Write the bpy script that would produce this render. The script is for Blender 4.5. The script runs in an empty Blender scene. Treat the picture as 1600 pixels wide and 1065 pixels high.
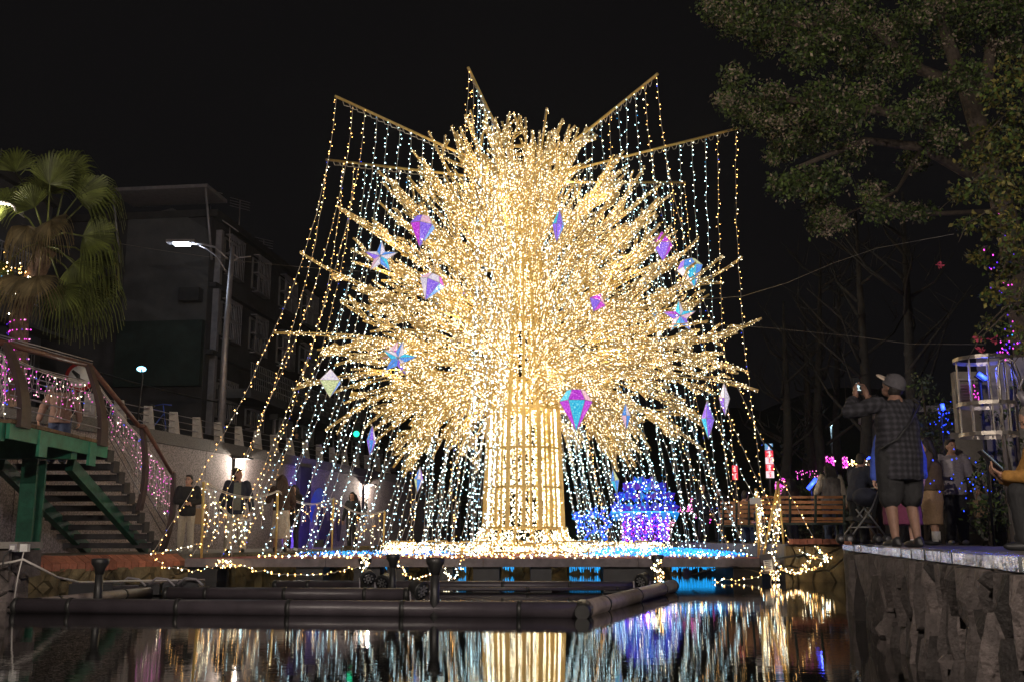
import bpy, math, random
import numpy as np
from mathutils import Vector, Matrix

random.seed(7); RNG = np.random.default_rng(7)
S = bpy.context.scene
COL = S.collection
PI = math.pi

# ------------------------------------------------------------------ camera, world, exposure
CZ = 0.80                                   # camera height above the water (z = 0)
F = 1600.0                                  # focal length in photo pixels
TH = math.atan((841 - 532.5) / F)           # upward pitch
cam_d = bpy.data.cameras.new('camera'); cam = bpy.data.objects.new('camera', cam_d); COL.objects.link(cam)
cam.location = (0, 0, CZ); cam.rotation_euler = (PI / 2 + TH, 0, 0)
cam_d.sensor_width = 36; cam_d.lens = 36.0; cam_d.clip_start = 0.1; cam_d.clip_end = 600
S.camera = cam

W = bpy.data.worlds.new('World'); S.world = W; W.use_nodes = True
bg = W.node_tree.nodes['Background']
bg.inputs['Color'].default_value = (0.0034, 0.0032, 0.0036, 1); bg.inputs['Strength'].default_value = 1.0
S.view_settings.view_transform = 'Standard'; S.view_settings.look = 'None'
S.view_settings.exposure = 0.0; S.view_settings.gamma = 1.0; S.view_settings.use_curve_mapping = False
cy = S.cycles
cy.max_bounces = 5; cy.diffuse_bounces = 2; cy.glossy_bounces = 3; cy.transmission_bounces = 3; cy.transparent_max_bounces = 6
cy.sample_clamp_indirect = 30.0; cy.caustics_reflective = False; cy.caustics_refractive = False
cy.use_denoising = True

def at(px, py, D):
    """world point that a photo pixel shows at distance D along +Y"""
    x = (px - 800) / F; u = (532.5 - py) / F
    t = D / (math.cos(TH) - u * math.sin(TH))
    return Vector((x * t, D, CZ + (math.sin(TH) + u * math.cos(TH)) * t))
def gnd(px, py, z):
    x = (px - 800) / F; u = (532.5 - py) / F
    t = (z - CZ) / (math.sin(TH) + u * math.cos(TH))
    return Vector((x * t, (math.cos(TH) - u * math.sin(TH)) * t, z))

# ------------------------------------------------------------------ mesh helpers
class MB:
    def __init__(s): s.v = []; s.f = []; s.m = []; s.sm = []
    def add(s, vs, fs, mat=0, smooth=False):
        o = len(s.v)
        s.v.extend([tuple(v) for v in vs]); s.f.extend([tuple(i + o for i in f) for f in fs])
        s.m.extend([mat] * len(fs)); s.sm.extend([smooth] * len(fs)); return s
    def box(s, c, d, rot=None, mat=0):
        x, y, z = d[0] / 2, d[1] / 2, d[2] / 2
        vs = [Vector((a * x, b * y, e * z)) for e in (-1, 1) for b in (-1, 1) for a in (-1, 1)]
        if rot is not None: vs = [rot @ v for v in vs]
        c = Vector(c)
        return s.add([v + c for v in vs], [(0, 2, 3, 1), (4, 5, 7, 6), (0, 1, 5, 4), (2, 6, 7, 3), (0, 4, 6, 2), (1, 3, 7, 5)], mat)
    def span(s, a, b, mat=0):
        return s.box([(a[i] + b[i]) / 2 for i in range(3)], [abs(b[i] - a[i]) for i in range(3)], None, mat)
    def bar(s, p, q, w, h, mat=0, up=(0, 0, 1)):
        p = Vector(p); q = Vector(q); d = q - p; L = d.length
        d.normalize(); u = Vector(up)
        if abs(d.dot(u)) > .98: u = Vector((0, 1, 0))
        sx = d.cross(u).normalized(); u = sx.cross(d)
        R = Matrix((sx, d, u)).transposed()
        return s.box((p + q) / 2, (w, L, h), R, mat)
    def tube(s, pts, r, n=6, mat=0, cap=True, smooth=True):
        pts = [Vector(p) for p in pts]; k = len(pts)
        rs = list(r) if hasattr(r, '__len__') else [r] * k
        vs = []; u = None
        for i, p in enumerate(pts):
            d = (pts[min(i + 1, k - 1)] - pts[max(i - 1, 0)])
            d = d.normalized() if d.length > 1e-9 else Vector((0, 0, 1))
            if u is None:
                u = d.orthogonal().normalized()
            else:
                u = (u - d * u.dot(d)); u = u.normalized() if u.length > 1e-6 else d.orthogonal().normalized()
            w = d.cross(u)
            for j in range(n):
                a = 2 * PI * j / n
                vs.append(p + (u * math.cos(a) + w * math.sin(a)) * rs[i])
        fs = [(i * n + j, i * n + (j + 1) % n, (i + 1) * n + (j + 1) % n, (i + 1) * n + j) for i in range(k - 1) for j in range(n)]
        s.add(vs, fs, mat, smooth)
        if cap:
            o = len(s.v) - k * n
            s.f.append(tuple(o + j for j in reversed(range(n)))); s.f.append(tuple(o + (k - 1) * n + j for j in range(n)))
            s.m += [mat] * 2; s.sm += [False] * 2
        return s
    def lathe(s, prof, n=16, c=(0, 0, 0), mat=0, sx=1, sy=1, smooth=True, rot=None):
        c = Vector(c); vs = []
        for (r, z) in prof:
            for j in range(n):
                a = 2 * PI * j / n; v = Vector((r * sx * math.cos(a), r * sy * math.sin(a), z))
                vs.append(c + (rot @ v if rot is not None else v))
        k = len(prof)
        fs = [(i * n + j, i * n + (j + 1) % n, (i + 1) * n + (j + 1) % n, (i + 1) * n + j) for i in range(k - 1) for j in range(n)]
        fs.append(tuple(reversed(range(n)))); fs.append(tuple((k - 1) * n + j for j in range(n)))
        return s.add(vs, fs, mat, smooth)
    def ell(s, c, r, mat=0, nu=12, nv=8, rot=None):
        c = Vector(c); vs = []; fs = []
        for i in range(1, nv):
            th = PI * i / nv
            for j in range(nu):
                a = 2 * PI * j / nu
                v = Vector((r[0] * math.sin(th) * math.cos(a), r[1] * math.sin(th) * math.sin(a), r[2] * math.cos(th)))
                vs.append(c + (rot @ v if rot is not None else v))
        t = Vector((0, 0, r[2])); t = rot @ t if rot is not None else t
        vs += [c + t, c - t]; T = len(vs) - 2; B = T + 1
        for i in range(nv - 2):
            for j in range(nu):
                fs.append((i * nu + j, (i + 1) * nu + j, (i + 1) * nu + (j + 1) % nu, i * nu + (j + 1) % nu))
        for j in range(nu):
            fs.append((T, j, (j + 1) % nu)); fs.append((B, (nv - 2) * nu + (j + 1) % nu, (nv - 2) * nu + j))
        return s.add(vs, fs, mat, True)
    def prism(s, poly, a, b, mat=0):
        """poly: list of 3D points; extruded by vector b-a offsets"""
        n = len(poly); vs = [Vector(p) + Vector(a) for p in poly] + [Vector(p) + Vector(b) for p in poly]
        fs = [tuple(reversed(range(n))), tuple(range(n, 2 * n))] + [(i, (i + 1) % n, n + (i + 1) % n, n + i) for i in range(n)]
        return s.add(vs, fs, mat)
    def xf(s, M):
        s.v = [tuple(M @ Vector(v)) for v in s.v]; return s
    def build(s, name, mats, parent=None, world=True, loc=None):
        if not isinstance(mats, (list, tuple)): mats = [mats]
        v = np.array(s.v, dtype=np.float64).reshape(-1, 3)
        off = np.zeros(3)
        if world:
            if parent is not None: off = rootloc(parent)
            elif loc is not None: off = np.array(loc)
            else: off = np.array([(v[:, 0].min() + v[:, 0].max()) / 2, (v[:, 1].min() + v[:, 1].max()) / 2, v[:, 2].min()])
        me = bpy.data.meshes.new(name); me.from_pydata((v - off).tolist(), [], s.f)
        for m in mats: me.materials.append(m)
        me.polygons.foreach_set('material_index', s.m); me.polygons.foreach_set('use_smooth', s.sm)
        me.update()
        o = bpy.data.objects.new(name, me); COL.objects.link(o)
        if parent is not None: o.parent = parent
        elif world: o.location = off
        return o

def rootloc(o):
    p = np.zeros(3)
    while o is not None: p += np.array(o.location); o = o.parent
    return p

def npmesh(name, v, f, mats, parent=None, mi=None, kind=None, smooth=False):
    """fast mesh from numpy arrays (all faces the same size)"""
    v = np.asarray(v, dtype=np.float32)
    off = rootloc(parent) if parent is not None else np.array([(v[:, 0].min() + v[:, 0].max()) / 2, (v[:, 1].min() + v[:, 1].max()) / 2, v[:, 2].min()])
    v = v - off.astype(np.float32)
    me = bpy.data.meshes.new(name); n = f.shape[1]
    me.vertices.add(len(v)); me.vertices.foreach_set('co', v.ravel())
    me.loops.add(f.size); me.loops.foreach_set('vertex_index', f.ravel().astype(np.int32))
    me.polygons.add(len(f)); me.polygons.foreach_set('loop_start', np.arange(0, f.size, n, dtype=np.int32))
    if not isinstance(mats, (list, tuple)): mats = [mats]
    for m in mats: me.materials.append(m)
    if mi is not None: me.polygons.foreach_set('material_index', mi.astype(np.int32))
    if smooth: me.polygons.foreach_set('use_smooth', np.ones(len(f), dtype=bool))
    me.update(calc_edges=True)
    o = bpy.data.objects.new(name, me); COL.objects.link(o)
    if parent is not None: o.parent = parent
    else: o.location = off
    if kind: o['kind'] = kind
    return o

OCT_V = np.array([(1, 0, 0), (-1, 0, 0), (0, 1, 0), (0, -1, 0), (0, 0, 1.25), (0, 0, -1.25)], dtype=np.float32)
OCT_F = np.array([(0, 2, 4), (2, 1, 4), (1, 3, 4), (3, 0, 4), (2, 0, 5), (1, 2, 5), (3, 1, 5), (0, 3, 5)])
def bulbs(name, pts, r, mats, parent=None, w=None, kind='stuff'):
    """little lamp bodies at pts; mats chosen at random with weights w"""
    p = np.asarray(pts, dtype=np.float32).reshape(-1, 3); n = len(p)
    rr = r * RNG.uniform(.8, 1.2, n).astype(np.float32)
    v = (p[:, None, :] + OCT_V[None] * rr[:, None, None]).reshape(-1, 3)
    f = (OCT_F[None] + (np.arange(n) * 6)[:, None, None]).reshape(-1, 3)
    if not isinstance(mats, (list, tuple)): mats = [mats]
    mi = np.repeat(RNG.choice(len(mats), n, p=w), 8) if len(mats) > 1 else None
    return npmesh(name, v, f, mats, parent, mi, kind)

def leaves(name, clumps, n, size, mats, parent=None, w=None, kind=None, flat=0.75):
    """clumps: (centre, radius); n leaves per unit volume share; small folded leaf faces through the volume, more at the shell"""
    P = []
    for c, r in clumps:
        k = int(n * (r / .6) ** 2)
        d = RNG.normal(size=(k, 3)); d /= np.linalg.norm(d, axis=1)[:, None]
        rad = r * RNG.uniform(.25, 1.08, k) ** .6
        lump = 1 + .28 * np.sin(d[:, 0] * 5 + c[0] * 3) * np.cos(d[:, 2] * 6 + c[1]) + .15 * np.sin(d[:, 1] * 11 + c[2] * 5)
        P.append(np.array(c) + d * (rad * lump)[:, None] * np.array([1, 1, flat]))
    P = np.concatenate(P); k = len(P)
    a = RNG.normal(size=(k, 3)); a[:, 2] -= .35; a /= np.linalg.norm(a, axis=1)[:, None]
    b = RNG.normal(size=(k, 3)); b -= a * (a * b).sum(1)[:, None]; b /= np.linalg.norm(b, axis=1)[:, None]
    L = size * RNG.uniform(.6, 1.3, k)[:, None]
    v = np.stack([P, P + a * L * .5 + b * L * .28, P + a * L, P + a * L * .5 - b * L * .28], 1).reshape(-1, 3)
    f = (np.arange(4)[None] + (np.arange(k) * 4)[:, None])
    mi = RNG.choice(len(mats), k, p=w) if isinstance(mats, (list, tuple)) and len(mats) > 1 else None
    return npmesh(name, v, f, mats, parent, mi, kind)

def tag(o, label=None, cat=None, group=None, kind=None):
    if label: o['label'] = label
    if cat: o['category'] = cat
    if group: o['group'] = group
    if kind: o['kind'] = kind
    return o
def thing(name, label, cat, loc=(0, 0, 0), group=None, rz=0):
    o = bpy.data.objects.new(name, None); o.empty_display_size = .2; COL.objects.link(o)
    o.location = loc; o.rotation_euler = (0, 0, rz)
    return tag(o, label, cat, group)
def struct(o): o['kind'] = 'structure'; return o
def dup(o, parent=None, loc=None, rz=None):
    c = o.copy(); COL.objects.link(c); c.parent = parent
    if loc is not None: c.location = loc
    if rz is not None: c.rotation_euler = (0, 0, rz)
    for ch in [x for x in KIDS.get(o.name, [])]: dup(ch, c)
    return c
KIDS = {}
def kids(o, *ch): KIDS.setdefault(o.name, []).extend(ch); return o

def arc(p, q, sag, n=10):
    """hanging curve from p to q"""
    p = Vector(p); q = Vector(q)
    return [p.lerp(q, i / n) - Vector((0, 0, sag * 4 * (i / n) * (1 - i / n))) for i in range(n + 1)]

# ------------------------------------------------------------------ materials
def mat(name, col, rough=.6, metal=0.0, var=.25, scale=6.0, bump=.0, bscale=30.0, col2=None, coat=0.0, island=0.0):
    m = bpy.data.materials.new(name); m.use_nodes = True; nt = m.node_tree; N = nt.nodes; L = nt.links
    b = N['Principled BSDF']; b.inputs['Roughness'].default_value = rough; b.inputs['Metallic'].default_value = metal
    b.inputs['Coat Weight'].default_value = coat
    tc = N.new('ShaderNodeTexCoord')
    no = N.new('ShaderNodeTexNoise'); no.inputs['Scale'].default_value = scale; no.inputs['Detail'].default_value = 6; no.inputs['Roughness'].default_value = .65
    L.new(tc.outputs['Object'], no.inputs['Vector'])
    rp = N.new('ShaderNodeValToRGB'); rp.color_ramp.elements[0].position = .3; rp.color_ramp.elements[1].position = .72
    c2 = col2 if col2 else tuple(min(1, c * (1 + var)) for c in col)
    c1 = tuple(c * (1 - var) for c in col)
    rp.color_ramp.elements[0].color = (*c1, 1); rp.color_ramp.elements[1].color = (*c2, 1)
    L.new(no.outputs['Fac'], rp.inputs['Fac']); out = rp.outputs['Color']
    if island:
        ge = N.new('ShaderNodeNewGeometry'); oi = N.new('ShaderNodeObjectInfo')
        ad = N.new('ShaderNodeMath'); ad.operation = 'ADD'; L.new(ge.outputs['Random Per Island'], ad.inputs[0]); L.new(oi.outputs['Random'], ad.inputs[1])
        fr = N.new('ShaderNodeMath'); fr.operation = 'FRACT'; L.new(ad.outputs[0], fr.inputs[0])
        mr = N.new('ShaderNodeMapRange'); mr.inputs['To Min'].default_value = 1 - island; mr.inputs['To Max'].default_value = 1 + island
        L.new(fr.outputs[0], mr.inputs['Value'])
        mx = N.new('ShaderNodeMix'); mx.data_type = 'RGBA'; mx.blend_type = 'MULTIPLY'; mx.inputs['Factor'].default_value = 1
        L.new(out, mx.inputs['A']); L.new(mr.outputs['Result'], mx.inputs['B']); out = mx.outputs['Result']
    L.new(out, b.inputs['Base Color'])
    if bump:
        n2 = N.new('ShaderNodeTexNoise'); n2.inputs['Scale'].default_value = bscale; n2.inputs['Detail'].default_value = 5
        L.new(tc.outputs['Object'], n2.inputs['Vector'])
        bp = N.new('ShaderNodeBump'); bp.inputs['Strength'].default_value = bump; bp.inputs['Distance'].default_value = .02
        L.new(n2.outputs['Fac'], bp.inputs['Height']); L.new(bp.outputs['Normal'], b.inputs['Normal'])
    return m
def glow(name, col, st, island=.5, sampling='AUTO', base=1.0):
    """a lamp surface; brightness differs a little from lamp to lamp"""
    m = bpy.data.materials.new(name); m.use_nodes = True; nt = m.node_tree; N = nt.nodes; L = nt.links
    b = N['Principled BSDF']; b.inputs['Base Color'].default_value = (*[base * (.12 + .5 * c) for c in col], 1); b.inputs['Roughness'].default_value = .4
    b.inputs['Emission Color'].default_value = (*col, 1); b.inputs['Emission Strength'].default_value = st
    if island:
        ge = N.new('ShaderNodeNewGeometry'); mr = N.new('ShaderNodeMapRange')
        mr.inputs['To Min'].default_value = st * (1 - island); mr.inputs['To Max'].default_value = st * (1 + island)
        L.new(ge.outputs['Random Per Island'], mr.inputs['Value']); L.new(mr.outputs['Result'], b.inputs['Emission Strength'])
    m.cycles.emission_sampling = sampling
    return m
def point(name, loc, col, watts, parent=None, r=.03, spot=None, aim=None, blend=.6):
    d = bpy.data.lights.new(name, 'SPOT' if spot else 'POINT'); d.color = col; d.energy = watts; d.shadow_soft_size = r
    o = bpy.data.objects.new(name, d); COL.objects.link(o)
    if spot: d.spot_size = math.radians(spot); d.spot_blend = blend
    if aim is not None: o.rotation_euler = (Vector(aim) - Vector(loc)).to_track_quat('-Z', 'Y').to_euler()
    if parent is not None: o.parent = parent; o.location = Vector(loc) - Vector(rootloc(parent))
    else: o.location = loc
    return o

M = {}
M['gold'] = mat('gold_paint', (.70, .50, .17), .45, .12, .2, 8)
M['wire'] = mat('clear_cable', (.62, .58, .54), .4, 0, .1)
M['wire_dark2'] = mat('dull_cable', (.22, .20, .18), .6)
M['wire_dark'] = mat('black_cable', (.03, .03, .03), .5)
M['warm'] = glow('warm_white_lamp', (1, .68, .30), 8.0, .85, 'NONE')
M['warm2'] = glow('bright_warm_lamp', (1, .82, .50), 15, .6, 'NONE')
M['crown'] = glow('crown_lamp', (1, .85, .55), 3.6, .9, 'NONE'); M['crown2'] = glow('bright_crown_lamp', (1, .92, .68), 9, .7, 'NONE'); M['crown3'] = glow('gold_crown_lamp', (1, .70, .32), 3.2, .7, 'NONE')
M['amber'] = glow('amber_lamp', (1, .52, .14), 12, .8, 'NONE')
M['cool'] = glow('cool_white_lamp', (.55, .90, 1.0), 13.0, .85, 'NONE')
M['cream'] = glow('cream_lamp', (1.0, .90, .60), 12.0, .5, 'NONE')
M['blue'] = glow('blue_lamp', (.015, .07, 1.0), 2.2, .5, 'NONE')
M['cyan'] = glow('cyan_lamp', (.015, .42, 1.0), 1.5, .6, 'NONE')
M['violet'] = glow('violet_lamp', (.13, .012, 1.0), 1.1, .6, 'NONE')
M['magenta'] = glow('magenta_lamp', (1.0, .07, .75), 2.0, .5, 'NONE')
M['pink'] = glow('pink_lamp', (1.0, .38, .62), 2.0, .5, 'NONE')
M['green_lamp'] = glow('green_signal_lamp', (.02, 1, .45), 2.2, 0)
M['led'] = glow('street_led', (.75, .9, 1.0), 30, 0)
M['spot_face'] = glow('blue_white_floodlight', (.25, .75, 1.0), 6, 0)
M['lampwarm'] = glow('warm_lamp_glass', (1, .8, .62), 7, 0)
M['tube_blue'] = glow('blue_tube_lamp', (.02, .06, 1.0), 4.5, 0)
M['stone_wall'] = mat('granite_chip_render', (.31, .265, .27), .85, 0, .8, 26, .8, 90)
M['cap'] = mat('pebble_dash', (.16, .15, .15), .9, 0, .7, 50, .8, 130)
M['concrete'] = mat('concrete', (.26, .24, .22), .85, 0, .35, 3, .4, 60)
M['paving'] = mat('stone_paving', (.13, .11, .09), .8, 0, .4, 5, .4, 60)
M['plaza'] = mat('plaza_paving', (.12, .115, .11), .6, 0, .3, 5, .3, 60)
M['brick'] = mat('red_brick', (.36, .13, .08), .85, 0, .3, 14, .4, 80, island=.3)
M['rock'] = mat('dark_split_stone', (.085, .07, .066), .75, 0, .5, 9, .9, 38, island=.8)
M['rock_joint'] = mat('dark_joint', (.02, .018, .017), .9)
M['bankstone'] = mat('mossy_bank_stone', (.17, .13, .065), .85, 0, .5, 4, .8, 25, island=.3)
M['deck'] = mat('grey_deck_beam', (.22, .19, .20), .7, 0, .3, 5, .2, 40)
M['carpet'] = mat('faded_red_deck', (.30, .08, .08), .9, 0, .3, 9)
M['block'] = mat('black_float', (.022, .022, .026), .5, 0, .4, 4)
M['pipe'] = mat('dark_pipe', (.055, .046, .055), .38, 0, .3, 3, .1, 40)
M['pipe_cap'] = mat('black_cap', (.02, .02, .02), .45)
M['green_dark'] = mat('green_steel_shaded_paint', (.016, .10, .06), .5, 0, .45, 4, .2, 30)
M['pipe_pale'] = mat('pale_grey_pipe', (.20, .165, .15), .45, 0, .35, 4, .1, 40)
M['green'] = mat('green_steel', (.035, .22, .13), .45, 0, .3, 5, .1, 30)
M['tread'] = mat('dark_timber_tread', (.045, .042, .045), .8, 0, .4, 6, .3, 40)
M['plank'] = mat('weathered_plank', (.17, .105, .06), .8, 0, .4, 8, .4, 50, island=.35)
M['brown'] = mat('brown_rail', (.13, .055, .038), .45, 0, .3, 8)
M['post_brown'] = mat('dark_brown_plate', (.055, .03, .028), .55, 0, .3, 8)
M['white_post'] = mat('whitewashed_post', (.42, .39, .38), .8, 0, .3, 9, .3, 50)
M['bld1'] = mat('grey_plaster', (.042, .040, .047), .9, 0, .35, 1.2, .3, 30)
M['bld2'] = mat('pale_plaster', (.072, .071, .078), .9, 0, .3, 1.0, .3, 30)
M['bld_dark'] = mat('dark_tile_facade', (.03, .029, .032), .8, 0, .4, 2)
M['tarp'] = mat('green_tarpaulin', (.010, .022, .020), .7, 0, .4, 3)
M['teal'] = mat('teal_sheet', (.03, .33, .28), .6, 0, .2, 2)
M['glass_dark'] = mat('dark_window_glass', (.02, .022, .025), .12, 0, .2, 2)
M['frame_metal'] = mat('aluminium_frame', (.30, .30, .31), .4, .6, .2, 6)
M['steel'] = mat('brushed_steel', (.42, .38, .33), .4, .85, .15, 8)
M['galv'] = mat('galvanised_pole', (.33, .31, .34), .5, .5, .2, 5)
M['bark'] = mat('bark', (.075, .058, .045), .9, 0, .5, 8, .8, 30)
M['bark_dark'] = mat('dark_bark', (.022, .02, .018), .9, 0, .5, 8, .8, 30)
M['palm_bark'] = mat('palm_bark', (.14, .09, .065), .9, 0, .5, 10, .8, 24)
M['leaf'] = mat('leaf_green', (.075, .12, .022), .6, 0, .4, 3, island=.5)
M['leaf2'] = mat('leaf_dark', (.04, .06, .022), .6, 0, .4, 3, island=.5)
M['seed'] = mat('dry_flower', (.26, .21, .155), .8, 0, .4, 3, island=.4)
M['leaf_y'] = mat('leaf_yellow_green', (.16, .14, .03), .55, 0, .4, 3, island=.5)
M['petal'] = mat('pink_bract', (.5, .06, .12), .7, 0, .3, 5)
M['frond'] = mat('palm_frond', (.12, .145, .032), .55, 0, .4, 4, island=.45)
M['frond_dry'] = mat('dry_frond', (.17, .13, .06), .7, 0, .4, 4, island=.45)
M['orange_slat'] = mat('oiled_timber_slat', (.50, .22, .085), .5, 0, .3, 10, .2, 60)
M['bench_iron'] = mat('dark_green_iron', (.035, .05, .04), .5, .3, .3, 6)
M['black'] = mat('black_plastic', (.018, .018, .02), .5)
M['white'] = mat('white_paint', (.75, .74, .72), .5, 0, .08)
M['red'] = mat('red_paint', (.45, .03, .03), .5, 0, .1)
M['skin'] = mat('skin', (.52, .30, .21), .55, 0, .12, 20)
M['skin2'] = mat('tanned_skin', (.40, .22, .15), .55, 0, .12, 20)
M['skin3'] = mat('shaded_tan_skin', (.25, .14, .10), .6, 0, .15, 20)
M['hair'] = mat('black_hair', (.018, .014, .012), .5, 0, .4, 40, .5, 120)
M['hair_b'] = mat('brown_hair', (.05, .025, .014), .5, 0, .4, 40, .5, 120)
M['hair_g'] = mat('grey_hair', (.20, .17, .15), .6, 0, .4, 40, .5, 120)
M['mirror'] = mat('mirror_tile', (.45, .47, .50), .2, .9, .7, 10, .6, 14, island=.5)
def cloth(n, c, v=.2, s=30, b=.35, bs=18): return mat(n, c, .85, 0, v, s, b, bs)
M['c_black'] = cloth('black_cloth', (.02, .02, .022)); M['c_navy'] = cloth('navy_cloth', (.022, .026, .045)); M['c_tee'] = cloth('grey_green_tee', (.17, .18, .15))
M['c_cream'] = cloth('cream_cloth', (.50, .44, .35)); M['c_beige'] = cloth('beige_cloth', (.44, .39, .31)); M['c_brown'] = cloth('brown_padded_cloth', (.085, .055, .03))
M['c_skirt'] = cloth('tan_skirt_cloth', (.34, .22, .12)); M['c_grey'] = cloth('grey_cloth', (.33, .30, .32)); M['c_vest'] = cloth('grey_vest_cloth', (.12, .11, .105))
M['c_mustard'] = cloth('mustard_cloth', (.42, .21, .05)); M['c_hood'] = cloth('pink_beige_cloth', (.25, .15, .12)); M['c_jean'] = cloth('blue_denim', (.05, .07, .14))
M['c_dkbrown'] = cloth('dark_brown_cloth', (.06, .035, .025)); M['c_magenta'] = cloth('magenta_lit_cloth', (.16, .03, .08)); M['c_white'] = cloth('white_cloth', (.65, .63, .6)); M['c_tote'] = cloth('straw_weave', (.36, .24, .14), .3, 60, .6, 60)
M['c_blue'] = cloth('blue_cloth', (.05, .10, .5)); M['cap_cloth'] = cloth('grey_cap_cloth', (.075, .07, .08)); M['cap_under'] = cloth('pale_cap_brim', (.52, .42, .34))
M['lip'] = mat('lip', (.32, .09, .08), .5); M['eye'] = mat('eye_dark', (.015, .012, .01), .3)

def plaid():
    m = bpy.data.materials.new('dark_plaid_cloth'); m.use_nodes = True; nt = m.node_tree; N = nt.nodes; L = nt.links
    b = N['Principled BSDF']; b.inputs['Roughness'].default_value = .85
    tc = N.new('ShaderNodeTexCoord'); outs = []
    for ax in ('X', 'Z'):
        w = N.new('ShaderNodeTexWave'); w.wave_type = 'BANDS'; w.bands_direction = ax; w.inputs['Scale'].default_value = 5.5; w.inputs['Distortion'].default_value = .5
        L.new(tc.outputs['Object'], w.inputs['Vector']); outs.append(w.outputs['Fac'])
    a = N.new('ShaderNodeMath'); a.operation = 'ADD'; L.new(outs[0], a.inputs[0]); L.new(outs[1], a.inputs[1])
    rp = N.new('ShaderNodeValToRGB'); rp.color_ramp.elements[0].position = .3; rp.color_ramp.elements[0].color = (.010, .010, .014, 1)
    rp.color_ramp.elements[1].position = .95; rp.color_ramp.elements[1].color = (.042, .040, .052, 1)
    d = N.new('ShaderNodeMath'); d.operation = 'MULTIPLY'; d.inputs[1].default_value = .5; L.new(a.outputs[0], d.inputs[0])
    L.new(d.outputs[0], rp.inputs['Fac']); L.new(rp.outputs['Color'], b.inputs['Base Color'])
    n2 = N.new('ShaderNodeTexNoise'); n2.inputs['Scale'].default_value = 9; L.new(tc.outputs['Object'], n2.inputs['Vector'])
    bp = N.new('ShaderNodeBump'); bp.inputs['Strength'].default_value = .7; bp.inputs['Distance'].default_value = .05
    L.new(n2.outputs['Fac'], bp.inputs['Height']); L.new(bp.outputs['Normal'], b.inputs['Normal'])
    return m
M['c_plaid'] = plaid()

def dichroic(name, c, em):
    """lit iridescent film: tint swings with the viewing angle, crinkled surface with sparkles"""
    m = bpy.data.materials.new(name); m.use_nodes = True; nt = m.node_tree; N = nt.nodes; L = nt.links
    b = N['Principled BSDF']; b.inputs['Roughness'].default_value = .18; b.inputs['Metallic'].default_value = .5
    b.inputs['Thin Film Thickness'].default_value = 380; b.inputs['Thin Film IOR'].default_value = 1.6
    tc = N.new('ShaderNodeTexCoord'); vo = N.new('ShaderNodeTexVoronoi'); vo.inputs['Scale'].default_value = 26
    L.new(tc.outputs['Object'], vo.inputs['Vector'])
    no = N.new('ShaderNodeTexNoise'); no.inputs['Scale'].default_value = 40; no.inputs['Detail'].default_value = 4; L.new(tc.outputs['Object'], no.inputs['Vector'])
    rp = N.new('ShaderNodeValToRGB'); e = rp.color_ramp.elements
    e[0].position = .3; e[0].color = (*[x * .55 for x in c], 1); e[1].position = .72; e[1].color = (*[min(1, x * .8 + .45) for x in c], 1)
    k = e.new(.55); k.color = (*c, 1)
    L.new(no.outputs['Fac'], rp.inputs['Fac'])
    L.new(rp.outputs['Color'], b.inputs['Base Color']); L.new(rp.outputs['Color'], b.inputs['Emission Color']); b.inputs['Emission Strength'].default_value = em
    bp = N.new('ShaderNodeBump'); bp.inputs['Strength'].default_value = .4; bp.inputs['Distance'].default_value = .02
    L.new(vo.outputs['Distance'], bp.inputs['Height']); L.new(bp.outputs['Normal'], b.inputs['Normal'])
    return m
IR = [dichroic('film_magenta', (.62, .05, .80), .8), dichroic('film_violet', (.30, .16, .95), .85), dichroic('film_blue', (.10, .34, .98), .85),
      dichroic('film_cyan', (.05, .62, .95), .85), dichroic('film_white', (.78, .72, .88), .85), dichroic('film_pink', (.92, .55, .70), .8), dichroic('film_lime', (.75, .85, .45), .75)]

def water_mat():
    m = bpy.data.materials.new('pond_water'); m.use_nodes = True; nt = m.node_tree; N = nt.nodes; L = nt.links
    b = N['Principled BSDF']; b.inputs['Base Color'].default_value = (.006, .0065, .006, 1); b.inputs['Roughness'].default_value = .004; b.inputs['IOR'].default_value = 1.45
    b.inputs['Specular IOR Level'].default_value = .75
    tc = N.new('ShaderNodeTexCoord'); prev = None
    for sc, st, di in (((1.0, 2.4, 1), .035, .010), ((6, 20, 1), .05, .0028)):
        mp = N.new('ShaderNodeMapping'); mp.inputs['Scale'].default_value = sc; L.new(tc.outputs['Object'], mp.inputs['Vector'])
        no = N.new('ShaderNodeTexNoise'); no.inputs['Scale'].default_value = 1.0; no.inputs['Detail'].default_value = 3; L.new(mp.outputs['Vector'], no.inputs['Vector'])
        bp = N.new('ShaderNodeBump'); bp.inputs['Strength'].default_value = st; bp.inputs['Distance'].default_value = di * 3
        L.new(no.outputs['Fac'], bp.inputs['Height'])
        if prev is not None: L.new(prev, bp.inputs['Normal'])
        prev = bp.outputs['Normal']
    L.new(prev, b.inputs['Normal'])
    return m
M['water'] = water_mat()

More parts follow.
